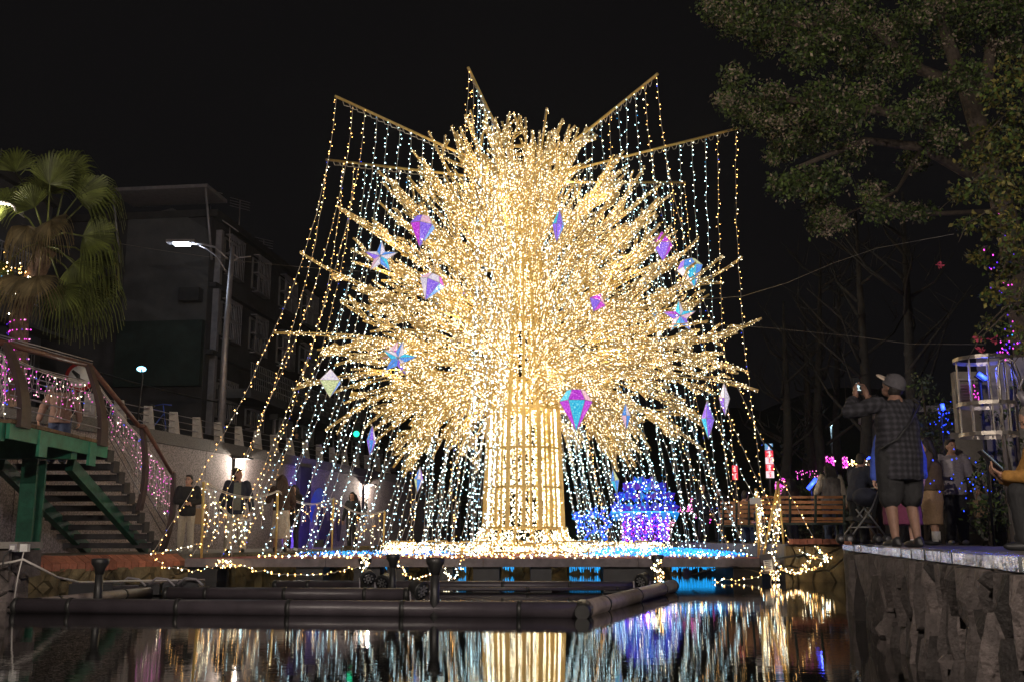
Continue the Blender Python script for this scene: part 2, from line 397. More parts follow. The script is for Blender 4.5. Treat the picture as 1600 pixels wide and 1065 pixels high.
# ------------------------------------------------------------------ Voronoi stone facing
def clip(poly, nx, ny, d):
    out = []
    for i in range(len(poly)):
        a = poly[i]; b = poly[(i + 1) % len(poly)]
        da = a[0] * nx + a[1] * ny - d; db = b[0] * nx + b[1] * ny - d
        if da <= 0: out.append(a)
        if (da < 0 < db) or (db < 0 < da):
            t = da / (da - db); out.append((a[0] + (b[0] - a[0]) * t, a[1] + (b[1] - a[1]) * t))
    return out
def stones(name, u1, v0, v1, count, asp, place, m, parent, depth=.06, gap=.012, limit=300, jit=None):
    """irregular stones over u 0..u1, v v0..v1; asp stretches cells upright; place(u, v, out) -> world point"""
    jit = random.Random(count)
    pts = [(u1 * (jit.random() ** .6 if asp > 3 else jit.random()), jit.uniform(v0, v1)) for _ in range(count)]
    for i, (x, y) in enumerate(pts):
        poly = [(0, v0), (u1, v0), (u1, v1), (0, v1)]
        near = sorted(range(count), key=lambda j: (pts[j][0] - x) ** 2 + ((pts[j][1] - y) / asp) ** 2)[1:16]
        for j in near:
            dx = pts[j][0] - x; dy = (pts[j][1] - y) / asp / asp
            mx = (pts[j][0] + x) / 2; my = (pts[j][1] + y) / 2; l = math.hypot(dx, dy)
            if l < 1e-6: continue
            poly = clip(poly, dx / l, dy / l, (mx * dx + my * dy) / l - gap / 2)
            if len(poly) < 3: break
        if len(poly) < 3: continue
        cu = sum(p[0] for p in poly) / len(poly); cv = sum(p[1] for p in poly) / len(poly)
        k = len(poly); o = depth * jit.uniform(.2, 1.35); tu = jit.uniform(-.5, .5); tv = jit.uniform(-.06, .06)
        mb = MB(); vs = [place(p[0], p[1], 0) for p in poly]
        vs += [place(cu + (p[0] - cu) * .9, cv + (p[1] - cv) * .94, o + tu * (p[0] - cu) + tv * (p[1] - cv) + jit.uniform(-.15, .15) * depth) for p in poly]
        vs.append(place(cu + jit.uniform(-.02, .02), cv, o * 1.25))
        fs = [(a, (a + 1) % k, k + (a + 1) % k, k + a) for a in range(k)] + [(k + a, k + (a + 1) % k, 2 * k) for a in range(k)]
        mb.add(vs, fs); mb.build(name, m, parent)
# ------------------------------------------------------------------ SETTING: water, banks
def sheet(name, poly, z, m, thick=None):
    mb = MB()
    if thick: mb.prism([(x, y, 0) for x, y in poly], (0, 0, z - thick), (0, 0, z))
    else: mb.add([(x, y, z) for x, y in poly], [tuple(range(len(poly)))])
    return struct(mb.build(name, m))
sheet('water', [(-60, -6), (40, -6), (40, 75), (-60, 75)], 0.0, M['water'])
sheet('pond_bed', [(-62, -15), (62, -15), (62, 115), (-62, 115)], -1.2, M['block'])
# left bank, back bank, right plaza
LB = [(-30, -2), (-16, 3), (-9.6, 14.6), (-6.35, 20.35), (-6.35, 23), (-4.62, 28.2), (-4.62, 62), (-60, 62), (-60, -2)]
# the left quay is kept clear of the near pond: it starts beyond the pier
LB = [(-60, 14.5), (-9.75, 14.5), (-6.45, 20.4), (-6.35, 23), (-4.62, 27.9), (-3.0, 27.9), (-3.0, 75), (-60, 75)]
left_bank = sheet('left_quay', LB, .50, M['paving'], 1.6)
RB = [(-3.0, 27.9), (4.5, 27.9), (5.25, 20.05), (6.35, 20.05), (4.22, 12.95), (2.08, 3.8), (1.43, 1.2), (1.2, -2), (60, -2), (60, 75), (-3.0, 75)]
right_plaza = sheet('plaza', RB, .70, M['plaza'], 1.8)
hill = MB()
hv = []; nx = 26
for i in range(nx):
    x = -20 + i * 3.2
    for k, (d, z) in enumerate(((56, .4), (64, 3 + 1.2 * math.sin(i * .9)), (80, 9 + 2 * math.sin(i * .6 + 1)), (110, 13 + 3 * math.sin(i * .45)))):
        hv.append((x, d, z + max(0, (x - 20)) * .02 * k))
hill.add(hv, [(i * 4 + k, (i + 1) * 4 + k, (i + 1) * 4 + k + 1, i * 4 + k + 1) for i in range(nx - 1) for k in range(3)], 0, True)
struct(hill.build('hill', M['leaf2']))

# brick coping on the left quay (sloping towards the water) and the mossy wall under it
def coping(a, b, n, zb, zf, w, parent, h=.1):
    a = Vector(a); b = Vector(b); d = (b - a); L = d.length; d.normalize(); nrm = Vector((d.y, -d.x, 0))
    for i in range(n):
        s0 = L * i / n + .008; s1 = L * (i + 1) / n - .008; j = random.uniform(-.006, .006)
        p = [a + d * s0, a + d * s1]
        top = [Vector((q.x, q.y, zb + j)) for q in p] + [Vector((q.x, q.y, zf + j)) + nrm * w for q in reversed(p)]
        mb = MB(); mb.prism(top, (0, 0, -h), (0, 0, 0)); mb.build('brick', M['brick'], parent)
E0 = (-9.6, 14.72, 0); E1 = (-6.5, 20.3, 0)
coping((-9.75, 14.6, 0), (-6.5, 20.3, 0), 40, .52, .39, .28, left_bank, .13)
coping((5.3, 20.03, 0), (6.3, 20.03, 0), 7, .80, .80, .30, right_plaza, .10)
coping((6.33, 19.9, 0), (4.3, 13.2, 0), 30, .76, .76, .02, right_plaza, .06)
def wall_place(a, b):
    a = Vector(a); b = Vector(b); d = (b - a).normalized(); n = Vector((d.y, -d.x, 0))
    return (b - a).length, lambda u, v, o: a + d * u + n * o + Vector((0, 0, v))
L_, pl = wall_place((-9.6, 14.4, 0), (-6.3, 20.25, 0))
stones('stone', L_, -.1, .30, 46, 1.0, pl, M['bankstone'], left_bank, .10, .02)
L_, pl = wall_place((-6.2, 23, 0), (-4.55, 27.8, 0)); stones('stone', L_, -.1, .46, 24, 1.0, pl, M['bankstone'], left_bank, .07, .02)
L_, pl = wall_place((-4.55, 27.82, 0), (4.45, 27.82, 0)); stones('stone', L_, -.1, .62, 60, 1.0, pl, M['bankstone'], right_plaza, .07, .02)
L_, pl = wall_place((5.2, 19.98, 0), (6.35, 19.98, 0)); stones('stone', L_, -.1, .66, 14, 1.0, pl, M['bankstone'], right_plaza, .07, .02)

# dark split-stone wall of the near right terrace with a row of mirror tiles along its top
wa = Vector((4.18, 12.93, 0)); wb = Vector((1.4, 1.1, 0)); L_, pl = wall_place(wa, wb)
terrace = thing('terrace_wall', 'dark wall of tall split stones with mirror tiles along its top, rising from the pond', 'wall', (3.2, 8.5, 0))
mb = MB(); mb.prism([pl(0, -.6, -.3), pl(L_, -.6, -.3), pl(L_, -.6, .0), pl(0, -.6, .0)], (0, 0, 0), (0, 0, 1.26)); mb.build('core', M['rock_joint'], terrace)
stones('stone', L_, -.25, .665, 298, 3.6, pl, M['rock'], terrace, .12, .022)
mb = MB(); mb.span((4.16, 12.86, -.5), (4.34, 13.06, .66)); mb.build('end_slab', M['bench_iron'], terrace)
s = 0.0; k = 0
while s < L_ - .5:
    w = random.uniform(.34, .62)
    if k in (2, 5): w *= .5
    mb = MB(); mb.prism([pl(s + .012, 0, .085), pl(s + w - .012, 0, .085 + random.uniform(-.01, .012)), pl(s + w - .012, 0, -.16), pl(s + .012, 0, -.16)], (0, 0, .668), (0, 0, .728 + random.uniform(-.004, .006)))
    mb.build('tile', M['mirror'], terrace); s += w; k += 1

# ------------------------------------------------------------------ left retaining wall under the road
def WX(D): return -8.94 + .218 * (D - 27.6)
WD = Vector((.218, 1, 0)).normalized(); WN = Vector((WD.y, -WD.x, 0))
ZW = 3.55
rw = thing('retaining_wall', 'long granite-chip retaining wall with a dark pebbled cap below the road', 'wall', (WX(28), 28, .5))
def wslab(d0, d1, off0, off1, z0, z1, m, name, parent):
    mb = MB(); a = Vector((WX(d0), d0, 0)); b = Vector((WX(d1), d1, 0))
    mb.prism([a + WN * off0, b + WN * off0, b + WN * off1, a + WN * off1], (0, 0, z0), (0, 0, z1)); return mb.build(name, m, parent)
edges = [13, 17.2, 21.4, 25.6, 29.0, 33.2, 37.4, 41.6, 45.8, 50, 56]
for i in range(len(edges) - 1):
    wslab(edges[i] + .012, edges[i + 1] - .012, -.35, .0, .45, ZW - .32, M['stone_wall'], 'wall_panel', rw)
    wslab(edges[i] + .008, edges[i + 1] - .008, -.45, .10, ZW - .32, ZW, M['cap'], 'cap', rw)
wslab(35.0, 35.9, .003, .16, .45, ZW - .33, M['bld_dark'], 'pilaster', rw)
wslab(13, 56, -.34, -.10, .4, ZW - .34, M['rock_joint'], 'backing', rw)
road = struct(MB().prism([(WX(13) - .4, 13, 0), (WX(75) - .4, 75, 0), (-60, 75, 0), (-60, 13, 0)], (0, 0, ZW - .6), (0, 0, ZW - .12)).build('road', M['paving']))
# railing on the cap: splayed whitewashed posts, three cables
rail = thing('roadside_railing', 'railing of splayed whitewashed posts and cables on top of the retaining wall', 'railing', (WX(30) - .2, 30, ZW))
pd = [21.5 + i * 1.22 for i in range(20)]
proto = None
for i, d in enumerate(pd):
    c = Vector((WX(d), d, ZW)) - WN * .15
    if proto is None:
        mb = MB(); mb.prism([(-.17, 0, 0), (.11, 0, 0), (.0, 0, .62), (-.20, 0, .62)], (0, -.07, 0), (0, .07, 0)); proto = mb.build('post', M['white_post'], rail, world=False); o = proto
    else:
        o = proto.copy(); COL.objects.link(o)
    o.location = Vector(c) - Vector(rootloc(rail)); o.rotation_euler = (random.uniform(-.03, .03), random.uniform(-.04, .04), .1 + random.uniform(-.1, .1))
for z in (.2, .38, .55):
    mb = MB(); mb.tube([Vector((WX(d), d, ZW + z - .01 * (i % 2))) - WN * .15 for i, d in enumerate(pd)], .012, 4); mb.build('cable', M['galv'], rail)
# wall sconces (carved light plaques)
def sconce(px, py, D, label, watts=180):
    c = at(px, py, D); c.x = WX(D); c = c + WN * .004
    t = thing('wall_sconce', label, 'wall lamp', c, 'plaque lamps along the retaining wall')
    fr = Matrix((WD, WN, (0, 0, 1))).transposed()
    mb = MB(); mb.box(c + WN * .03, (.36, .06, 1.2), fr); mb.build('plaque', M['white'], t)
    mb = MB(); mb.box(c + WN * .035 - WD * .21, (.05, .08, 1.25), fr)
    rr = random.Random(int(px))
    for k in range(14):
        z = -.56 + k * .077; w = rr.uniform(.06, .3)
        mb.box(c + WN * .07 + Vector((0, 0, z)) + WD * rr.uniform(-.08, .08), (w, .025, rr.uniform(.02, .07)), fr @ Matrix.Rotation(rr.uniform(-.5, .5), 3, 'Y'))
    mb.build('carving', M['black'], t)
    mb = MB(); mb.box(c + WN * .16 + Vector((0, 0, .66)), (.62, .44, .05), fr); mb.build('hood', M['block'], t)
    mb = MB(); mb.box(c + WN * .15 + Vector((0, 0, .62)), (.2, .12, .025), fr); mb.build('lamp_glass', M['lampwarm'], t)
    point('sconce_lamp', c + WN * .28 + Vector((0, 0, .54)), (1, .86, .70), watts, t, .04)
sconce(373, 750, 30.8, 'lit carved plaque lamp on the retaining wall beside the man in the navy jacket')
sconce(577, 782, 41.5, 'lit carved plaque lamp at the far purple end of the retaining wall')
sconce(16, 678, 19.6, 'lit plaque lamp low on the wall behind the staircase landing', 40)
# painted mural with a blue arch on the wall
mu = thing('mural', 'painted wall mural with a bright blue arch and dark purple figures', 'mural', (WX(36.6), 36.6, 1.6))
M['mural_blue'] = mat('mural_blue', (.03, .16, .62), .7, 0, .15); M['mural_dark'] = mat('mural_purple', (.05, .03, .10), .8, 0, .3)
c = Vector((WX(37.0), 37.0, .0)) + WN * .012
def wp(u, z, o=0): return c + WD * u + WN * o + Vector((0, 0, z))
mb = MB(); outer = [wp(-.9 + .9 * (1 - math.cos(a)), 1.55 + 1.05 * math.sin(a) + (0)) for a in [PI * i / 12 * .75 for i in range(13)]]
inner = [wp(-.9 + .28 + .66 * (1 - math.cos(a)), 1.35 + .72 * math.sin(a)) for a in [PI * i / 12 * .75 for i in range(13)]]
vs = outer + inner + [v + WN * .01 for v in outer + inner]; k = 13
mb.add(vs, [(2 * k + i, 2 * k + i + 1, 3 * k + i + 1, 3 * k + i) for i in range(k - 1)]); mb.build('blue_arch', M['mural_blue'], mu)
for (u, z, ru, rz, tilt) in ((.35, 1.15, .42, .75, .2), (1.25, 1.7, .35, .3, -.4), (1.0, .95, .5, .5, .3), (1.9, 1.2, .25, .5, .1)):
    mb = MB(); pts = [wp(u + ru * math.cos(a + tilt) * (1 + .2 * math.sin(3 * a)), z + rz * math.sin(a), .003 + .0015 * z) for a in [2 * PI * i / 18 for i in range(18)]]
    mb.add(pts, [tuple(range(18))]); mb.build('painted_figure', M['mural_dark'], mu)

# ------------------------------------------------------------------ buildings above the road
def facade_frame(O, ang): return Matrix.Translation(Vector(O)) @ Matrix.Rotation(ang, 4, 'Z')
def lbuild(mb, Mx, name, m, parent): return mb.xf(Mx).build(name, m, parent)
ANG = -math.atan(.125)
# local axes of a facade: +y runs away along the street, +x faces the pond
def window(Mx, y0, y1, z0, z1, b, grille=True, lit=False):
    mb = MB(); t = .06
    for (a, e, c, d) in ((y0, y1, z0, z0 + t), (y0, y1, z1 - t, z1), (y0, y0 + t, z0 + t, z1 - t), (y1 - t, y1, z0 + t, z1 - t), ((y0 + y1) / 2 - t / 2, (y0 + y1) / 2 + t / 2, z0 + t, z1 - t)):
        mb.span((-.02, a, c), (.07, e, d))
    w = lbuild(mb, Mx, 'window', M['frame_metal'], b)
    mb = MB(); mb.span((.005, y0 + .01, z0 + .01), (.02, y1 - .01, z1 - .01)); lbuild(mb, Mx, 'pane', M['glass_dark'], w)
    if grille:
        mb = MB(); n = int((y1 - y0) / .16)
        for i in range(n + 1):
            y = y0 + (y1 - y0) * i / n; mb.span((.3, y - .012, z0 - .15), (.325, y + .012, z1 + .1))
        for z in (z0 - .15, (z0 + z1) / 2, z1 + .1): mb.span((.07, y0 - .02, z - .02), (.34, y1 + .02, z + .02))
        lbuild(mb, Mx, 'grille', M['galv'], w)
def aircon(Mx, y, z, b):
    mb = MB(); mb.span((.04, y, z), (.42, y + .8, z + .58)); o = lbuild(mb, Mx, 'air_conditioner', M['white_post'], b)
    mb = MB(); mb.lathe([(.22, 0), (.22, .03)], 14, (.42, y + .4, z + .29), rot=Matrix.Rotation(PI / 2, 3, 'Y')); lbuild(mb, Mx, 'fan_cover', M['black'], o)
def building(O, L, H, name, label, m, cols, floors, depth=9, z0=ZW - .1, aw=True):
    b = thing(name, label, 'building', O)
    Mx = facade_frame((O[0], O[1], 0), ANG)
    mb = MB(); mb.span((-depth, 0, z0), (0, L, H)); lbuild(mb, Mx, 'wall', m, b)
    mb = MB(); mb.span((-depth - .1, -.12, H + .002), (.25, L + .12, H + .28)); lbuild(mb, Mx, 'roof', M['bld_dark'], b)
    for fz in floors:
        for (y0, y1) in cols: window(Mx, y0, y1, fz, fz + 1.35, b)
        mb = MB(); mb.span((.003, 0.05, fz - .95), (.28, L - .05, fz - .78)); lbuild(mb, Mx, 'ledge', m, b)
    return b, Mx
# nearest block on the left
b1, Mx = building((-17.6, 22.5, ZW), 12.0, 12.2, 'apartment_building', 'dim grey apartment block with barred windows behind the fan palm', M['bld1'], [(1.0, 3.0), (4.6, 6.6), (8.6, 11.2)], [5.4, 8.6])
aircon(Mx, 7.2, 5.6, b1); aircon(Mx, 3.5, 8.8, b1)
mb = MB(); mb.span((.35, 6.0, 7.4), (1.1, 11.9, 7.5)); lbuild(mb, Mx, 'awning', M['bld_dark'], b1)
mb = MB(); mb.span((.012, 2, 3.6), (.05, 7.5, 5.0)); lbuild(mb, Mx, 'teal_shutter', M['teal'], b1)
for y in (9.5, 10.6, 11.4):
    mb = MB(); mb.tube([Mx @ Vector((-1.2, y, 12.4)), Mx @ Vector((-1.2, y, 13.9))], .025, 5); mb.build('antenna_mast', M['galv'], b1)
mb = MB(); mb.lathe([(.5, 0), (.5, 1.1), (.3, 1.3), (.02, 1.36)], 14, Mx @ Vector((-2.6, 10.8, 12.5))); mb.build('water_tank', M['galv'], b1)
# the block whose pale end wall shows beside the street lamp
O2 = at(317, 600, 38.0)
b2, Mx = building((O2.x, 38.0, ZW), 13.5, 13.0, 'apartment_building', 'dim apartment block with a pale end wall and a green tarpaulin lean-to', M['bld1'], [(1.2, 2.6), (4.2, 5.6), (7.5, 9.2), (10.6, 12.4)], [5.4, 8.6, 11.2])
mb = MB(); mb.prism([(-3.4, 0, 8.9), (-.003, 0, 8.9), (-.003, 0, 12.4), (-1.6, 0, 13.4), (-3.4, 0, 13.0)], (0, -.09, 0), (0, -.003, 0)); lbuild(mb, Mx, 'end_wall', M['bld2'], b2)
mb = MB(); mb.span((-3.4, -.35, 6.4), (-.01, -.10, 8.88)); lbuild(mb, Mx, 'tarpaulin', M['tarp'], b2)
mb = MB(); mb.span((-3.6, -1.3, 13.75), (.3, .6, 13.88)); lbuild(mb, Mx, 'roof_canopy', M['galv'], b2)
for (x, y) in ((-3.5, -1.2), (.2, -1.2)):
    mb = MB(); mb.tube([Mx @ Vector((x, y, 13.75)), Mx @ Vector((x, y + .9, 11.2))], .05, 5); mb.build('canopy_strut', M['galv'], b2)
mb = MB(); mb.span((-.95, -.5, 9.6), (-.15, -.092, 10.1)); lbuild(mb, Mx, 'air_conditioner', M['bld_dark'], b2)
mb = MB(); mb.span((.01, 1.0, 6.1), (1.5, 13.2, 6.45)); lbuild(mb, Mx, 'balcony_slab', M['bld2'], b2)
bal = MB()
for i in range(60): y = 1.05 + i * .205; bal.span((1.44, y - .012, 6.46), (1.465, y + .012, 7.45))
for z in (6.7, 6.95, 7.2, 7.45): bal.span((1.43, 1.0, z), (1.475, 13.2, z + .025))
lbuild(bal, Mx, 'balcony_railing', M['frame_metal'], b2)
mb = MB(); mb.span((.01, .4, 3.5), (.25, .62, 12.6)); lbuild(mb, Mx, 'drain_pipe', M['galv'], b2)
for i, (y, h) in enumerate(((2, 1.6), (5, 2.2), (8, 1.3))):
    mb = MB(); mb.tube([Mx @ Vector((-1, y, 13.2)), Mx @ Vector((-1, y, 13.2 + h))], .03, 5)
    for k in range(4): mb.bar(Mx @ Vector((-1.3 + .0, y - .4, 13.2 + h - .12 * k)), Mx @ Vector((-.7, y + .4, 13.2 + h - .12 * k)), .02, .02)
    mb.build('antenna', M['galv'], b2)
b3, Mx = building((O2.x + 2.0, 52.2, ZW), 16, 9.4, 'apartment_building', 'low dark apartment block farthest along the road, partly behind the light strings', M['bld_dark'], [(1.5, 3.2), (5, 6.6), (9, 10.8), (12.6, 14.4)], [5.2, 7.4])
mb = MB(); mb.span((.01, .5, 6.2), (1.2, 15, 6.5)); lbuild(mb, Mx, 'balcony_slab', M['bld2'], b3)

# ------------------------------------------------------------------ street lamp on the road
B = at(347, 640, 33.0); B.z = ZW - .12; T = at(357, 386, 33.0)
t = thing('street_lamp', 'tall grey street lamp with a white LED head on a curved arm', 'street lamp', B)
mb = MB(); mb.tube([B, B.lerp(T, .5) + Vector((.02, 0, 0)), Vector((B.x + .06, 33, T.z))], [.13, .105, .07], 10); mb.build('pole', M['galv'], t)
H = at(300, 381, 33.0); P0 = at(356, 398, 33.0)
mb = MB(); mb.tube([P0 + Vector((0, 0, -.15)), P0.lerp(H, .35) + Vector((0, 0, .12)), P0.lerp(H, .7) + Vector((0, 0, .1)), H], .04, 6)
mb.tube([at(353, 425, 33), at(340, 402, 33), at(325, 390, 33), at(312, 384, 33)], .028, 6); mb.build('arm', M['galv'], t)
mb = MB(); mb.tube([at(356, 432, 33), at(361, 412, 33), at(372, 403, 33), at(392, 401, 33)], .028, 6); mb.tube([at(358, 393, 33), at(374, 404, 33)], .03, 6); mb.build('bracket', M['galv'], t)
mb = MB(); mb.box(at(284, 378.5, 33), (.95, .36, .10)); hd = mb.build('lamp_head', M['galv'], t)
mb = MB(); mb.box(at(284, 382, 33), (.5, .26, .05)); mb.build('led_panel', M['led'], hd)
point('street_light', at(284, 388, 33), (.8, .9, 1.0), 45, t, .05)
mb = MB(); mb.tube([at(359, 390, 33), at(359, 356, 33)], .02, 5); mb.bar(at(348, 345, 33), at(372, 362, 33), .12, .03); mb.build('antenna', M['galv'], t)

# curved-hood lamp at the left edge
c = at(2, 335, 20.5); base = Vector((c.x - .1, 20.5, ZW - .1))
t = thing('path_lamp', 'lamp post with a glowing white curved hood beside the palm', 'lamp post', base)
mb = MB(); mb.tube([base, (base.x, 20.5, c.z - .05)], .055, 8); mb.build('pole', M['galv'], t)
mb = MB(); k = 9
up = [(c.x + .02 + math.cos(PI * (1 - i / (k - 1))) * .36, c.z + .10 + .17 * math.sin(PI * (1 - i / (k - 1))) ** .7 - .08 * (i / (k - 1))) for i in range(k)]
vs = [(x, 20.5 + s, z) for s in (-.22, .22) for x, z in up] + [(x, 20.5 + s, z - .03) for s in (-.22, .22) for x, z in up]
mb.add(vs, [(i, i + 1, k + i + 1, k + i) for i in range(k - 1)] + [(2 * k + i, 3 * k + i, 3 * k + i + 1, 2 * k + i + 1) for i in range(k - 1)] + [(i, 2 * k + i, 2 * k + i + 1, i + 1) for i in range(k - 1)] + [(k + i, k + i + 1, 3 * k + i + 1, 3 * k + i) for i in range(k - 1)], 0, True)
mb.build('hood', M['white'], t)
mb = MB(); mb.lathe([(.02, 0), (.085, .04), (.085, .22), (.05, .26)], 12, (base.x - .06, 20.5, c.z - .26)); mb.build('lamp_globe', M['lampwarm'], t)
point('path_light', (base.x - .02, 20.22, c.z - .10), (1, .86, .72), 50, t, .04)
# floodlight on the railing
c = at(221, 576, 25.0)
t = thing('floodlight', 'round floodlight glowing blue-white above the road railing', 'floodlight', (c.x, 25.0, ZW))
R = Matrix.Rotation(.45, 3, 'Z') @ Matrix.Rotation(-PI / 2 + .25, 3, 'X')
mb = MB(); mb.lathe([(.02, .16), (.09, .14), (.13, .02), (.13, 0), (.115, 0)], 16, c, 0, 1, .7, rot=R); mb.build('housing', M['black'], t)
mb = MB(); mb.lathe([(.11, -.012), (.11, -.004)], 16, c, 0, 1, .6, rot=R); mb.build('lens', M['spot_face'], t)
mb = MB(); mb.tube([c, c + Vector((.03, .05, -.2)), (c.x - .02, 25.0, ZW)], .02, 6); mb.build('stem', M['black'], t)
# traffic signals far down the road
for (px, py, D, lab) in ((428, 636, 44, 'green traffic light over the road beyond the light strings'), (557, 674, 52, 'smaller green traffic light farther down the road')):
    c = at(px, py, D); t = thing('traffic_light', lab, 'traffic light', (c.x, D, ZW - .1))
    mb = MB(); mb.box(c + Vector((0, .14, .0)), (.36, .2, 1.0)); mb.build('housing', M['black'], t)
    mb = MB(); mb.lathe([(.15, 0), (.15, .03)], 14, c + Vector((0, .0, -.1)), rot=Matrix.Rotation(PI / 2, 3, 'X')); mb.build('green_lens', M['green_lamp'], t)
    mb = MB(); mb.tube([(c.x, D + .3, ZW - .1), (c.x, D + .3, c.z + .6)], .06, 6); mb.build('pole', M['galv'], t)
# no-entry style round sign
c = at(125, 588, 24.5)
t = thing('road_sign', 'round red-rimmed white road sign with a black diagonal mark above the stairs', 'sign', (c.x, 24.5, ZW - .1))
rx = Matrix.Rotation(PI / 2, 3, 'X')
mb = MB(); mb.lathe([(.36, -.02), (.36, .02)], 24, c, rot=rx); mb.build('rim', M['red'], t)
mb = MB(); mb.lathe([(.27, -.002), (.27, .03)], 24, c, rot=rx); mb.build('disc', M['white'], t)
mb = MB(); mb.tube([c + Vector((-.17, -.04, .14)), c + Vector((-.03, -.04, .02)), c + Vector((.0, -.04, -.07)), c + Vector((.13, -.04, -.1))], [.035, .06, .05, .02], 5); mb.build('black_mark', M['black'], t)
mb = MB(); mb.tube([(c.x, 24.56, ZW - .1), (c.x, 24.56, c.z + .3)], .035, 6); mb.build('pole', M['galv'], t)

# ------------------------------------------------------------------ green steel staircase on the left
st = thing('steel_staircase', 'green steel staircase with timber treads, brown handrail and a planked landing', 'staircase', (-8.9, 20, .5))
ZD = 2.64; XR = -7.88; XL = -9.95
for i in range(14):
    d0 = 16.0 + i * .28
    mb = MB(); mb.span((XL - 1.2, d0 + .008, ZD - .055), (XR + .04, d0 + .272, ZD + random.uniform(-.004, .004))); mb.build('plank', M['plank'], st)
mb = MB(); mb.span((XR - .04, 16.0, ZD - .30), (XR + .02, 19.95, ZD - .06)); mb.build('edge_beam', M['green'], st)
for d in (17.15, 19.2):
    mb = MB(); mb.span((XR - .002, d - .16, ZD - .50), (XR + .05, d + .14, ZD - .07)); mb.build('bracket_plate', M['green'], st)
mb = MB(); mb.span((XL - 1, 15.9, ZD - .34), (XR - .06, 16.02, ZD - .06)); mb.build('cross_beam', M['green'], st); mb = MB(); mb.span((XL - 1, 18.5, ZD - .42), (XR - .06, 18.75, ZD - .06)); mb.build('cross_beam', M['green'], st)
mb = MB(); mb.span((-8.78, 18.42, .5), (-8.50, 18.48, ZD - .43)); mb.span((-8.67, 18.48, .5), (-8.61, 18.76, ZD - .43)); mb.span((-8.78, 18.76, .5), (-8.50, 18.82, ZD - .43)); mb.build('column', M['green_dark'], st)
NT = 11; RUN = .325; RISE = (ZD - .52) / NT
for i in range(1, NT):
    d0 = 19.95 + (i - 1) * RUN; z = ZD - RISE * i
    mb = MB(); mb.span((XL + .1, d0, z - .115), (XR - .03, d0 + .31, z)); mb.build('tread', M['tread'], st)
    mb = MB(); mb.span((XR - .025, d0 - .0, z - .17), (XR + .03, d0 + RUN - .012, z + .06)); mb.build('side_plate', M['tread'], st)
for x in (-8.25, -9.55):
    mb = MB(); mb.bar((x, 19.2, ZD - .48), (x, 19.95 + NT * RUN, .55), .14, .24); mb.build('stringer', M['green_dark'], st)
# rail posts: bowed plates, handrail, cables
def bowed(base, top, out, w, name='post'):
    mb = MB(); base = Vector(base); top = Vector(top); n = 8; pts = []
    for i in range(n + 1):
        s = i / n; p = base.lerp(top, s) + Vector((out * math.sin(PI * s * .9) * (1 - .5 * s), 0, 0)); pts.append(p)
    for i in range(n): mb.bar(pts[i], pts[i + 1], w * (1.15 - .5 * i / n), .05, up=(1, 0, 0)) if False else mb.prism([pts[i] + Vector((0, -w / 2 * (1.2 - .5 * i / n), 0)), pts[i] + Vector((0, w / 2 * (1.2 - .5 * i / n), 0)), pts[i + 1] + Vector((0, w / 2 * (1.2 - .5 * (i + 1) / n), 0)), pts[i + 1] + Vector((0, -w / 2 * (1.2 - .5 * (i + 1) / n), 0))], (-.04, 0, 0), (.04, 0, 0))
    mb.build(name, M['post_brown'], st)
R0 = at(-10, 532, 16.0); R1 = at(141, 571, 19.7); R2 = at(216, 664, 21.6); R3 = at(268, 738, 23.3)
hr = MB(); hr.tube([R0, R1], .05, 8); hr.tube([R1, R2], .05, 8); hr.tube([R2, R2 + Vector((.12, .05, -.02))], .05, 8); hr.tube([R2 + Vector((.12, .05, -.02)), R3], .045, 8); hr.tube([R3, R3 + Vector((.02, .12, .0))], .045, 8); hr.build('handrail', M['brown'], st)
for (d, z0, top) in ((16.35, ZD - .1, R0.lerp(R1, .1)), (19.55, ZD - .1, R0.lerp(R1, .97)), (21.75, ZD - RISE * 6 - .1, R2), (23.35, .52, R3)):
    bowed((XR + .06, d, z0), (top.x, d, top.z), .16, .30 if d < 20 else .2)
mb = MB(); mb.tube([(XL - 1, 19.4, ZD), (XL - 1, 19.4, ZD + 1.35)], .05, 6); mb.build('inner_post', M['post_brown'], st)
for i in range(5):
    s = .12 + i * .16
    lo0 = Vector((XR + .12, 16.0, ZD + .05)); lo1 = Vector((XR + .12, 19.6, ZD + .05)); lo3 = Vector((XR + .12, 23.3, .62))
    mb = MB(); mb.tube([lo0.lerp(R0, s), lo1.lerp(R1, s), lo3.lerp(R3, s)], .011, 4); mb.build('cable', M['galv'], st)
mb = MB(); mb.tube([R0 + Vector((0, .1, .12)), R1 + Vector((0, .1, .11))], .012, 4); mb.tube([R0 + Vector((0, .1, .08)), R1 + Vector((.0, .1, .06))], .01, 4); mb.build('steel_rod', M['galv'], st)

# left pier of stones with sockets and cables
pier = thing('stone_pier', 'rough stone pier with electric boxes and hanging cables at the water edge', 'pier', (-7.0, 12.2, 0))
mb = MB(); mb.span((-8.6, 12.06, -.5), (-5.78, 12.5, .70)); mb.build('core', M['rock_joint'], pier)
L_, pl = wall_place((-8.4, 12.05, 0), (-5.76, 12.05, 0)); stones('stone', L_, -.2, .68, 58, 1.1, pl, M['rock'], pier, .06, .018)
L_, pl = wall_place((-5.77, 12.05, 0), (-5.77, 12.5, 0)); stones('stone', L_, -.2, .68, 7, 1.1, pl, M['rock'], pier, .05, .018)
mb = MB(); mb.span((-8.7, 11.94, .69), (-5.66, 12.6, .765)); mb.build('capping', M['concrete'], pier)
for px, m_ in ((22, 'galv'), (39, 'white')):
    c = at(px, 855, 11.9); mb = MB(); mb.box(c, (.085, .07, .085)); b = mb.build('socket_box', M[m_], pier)
    mb = MB(); mb.box(c + Vector((0, -.04, 0)), (.05, .012, .05)); mb.build('socket_face', M['white'], b)
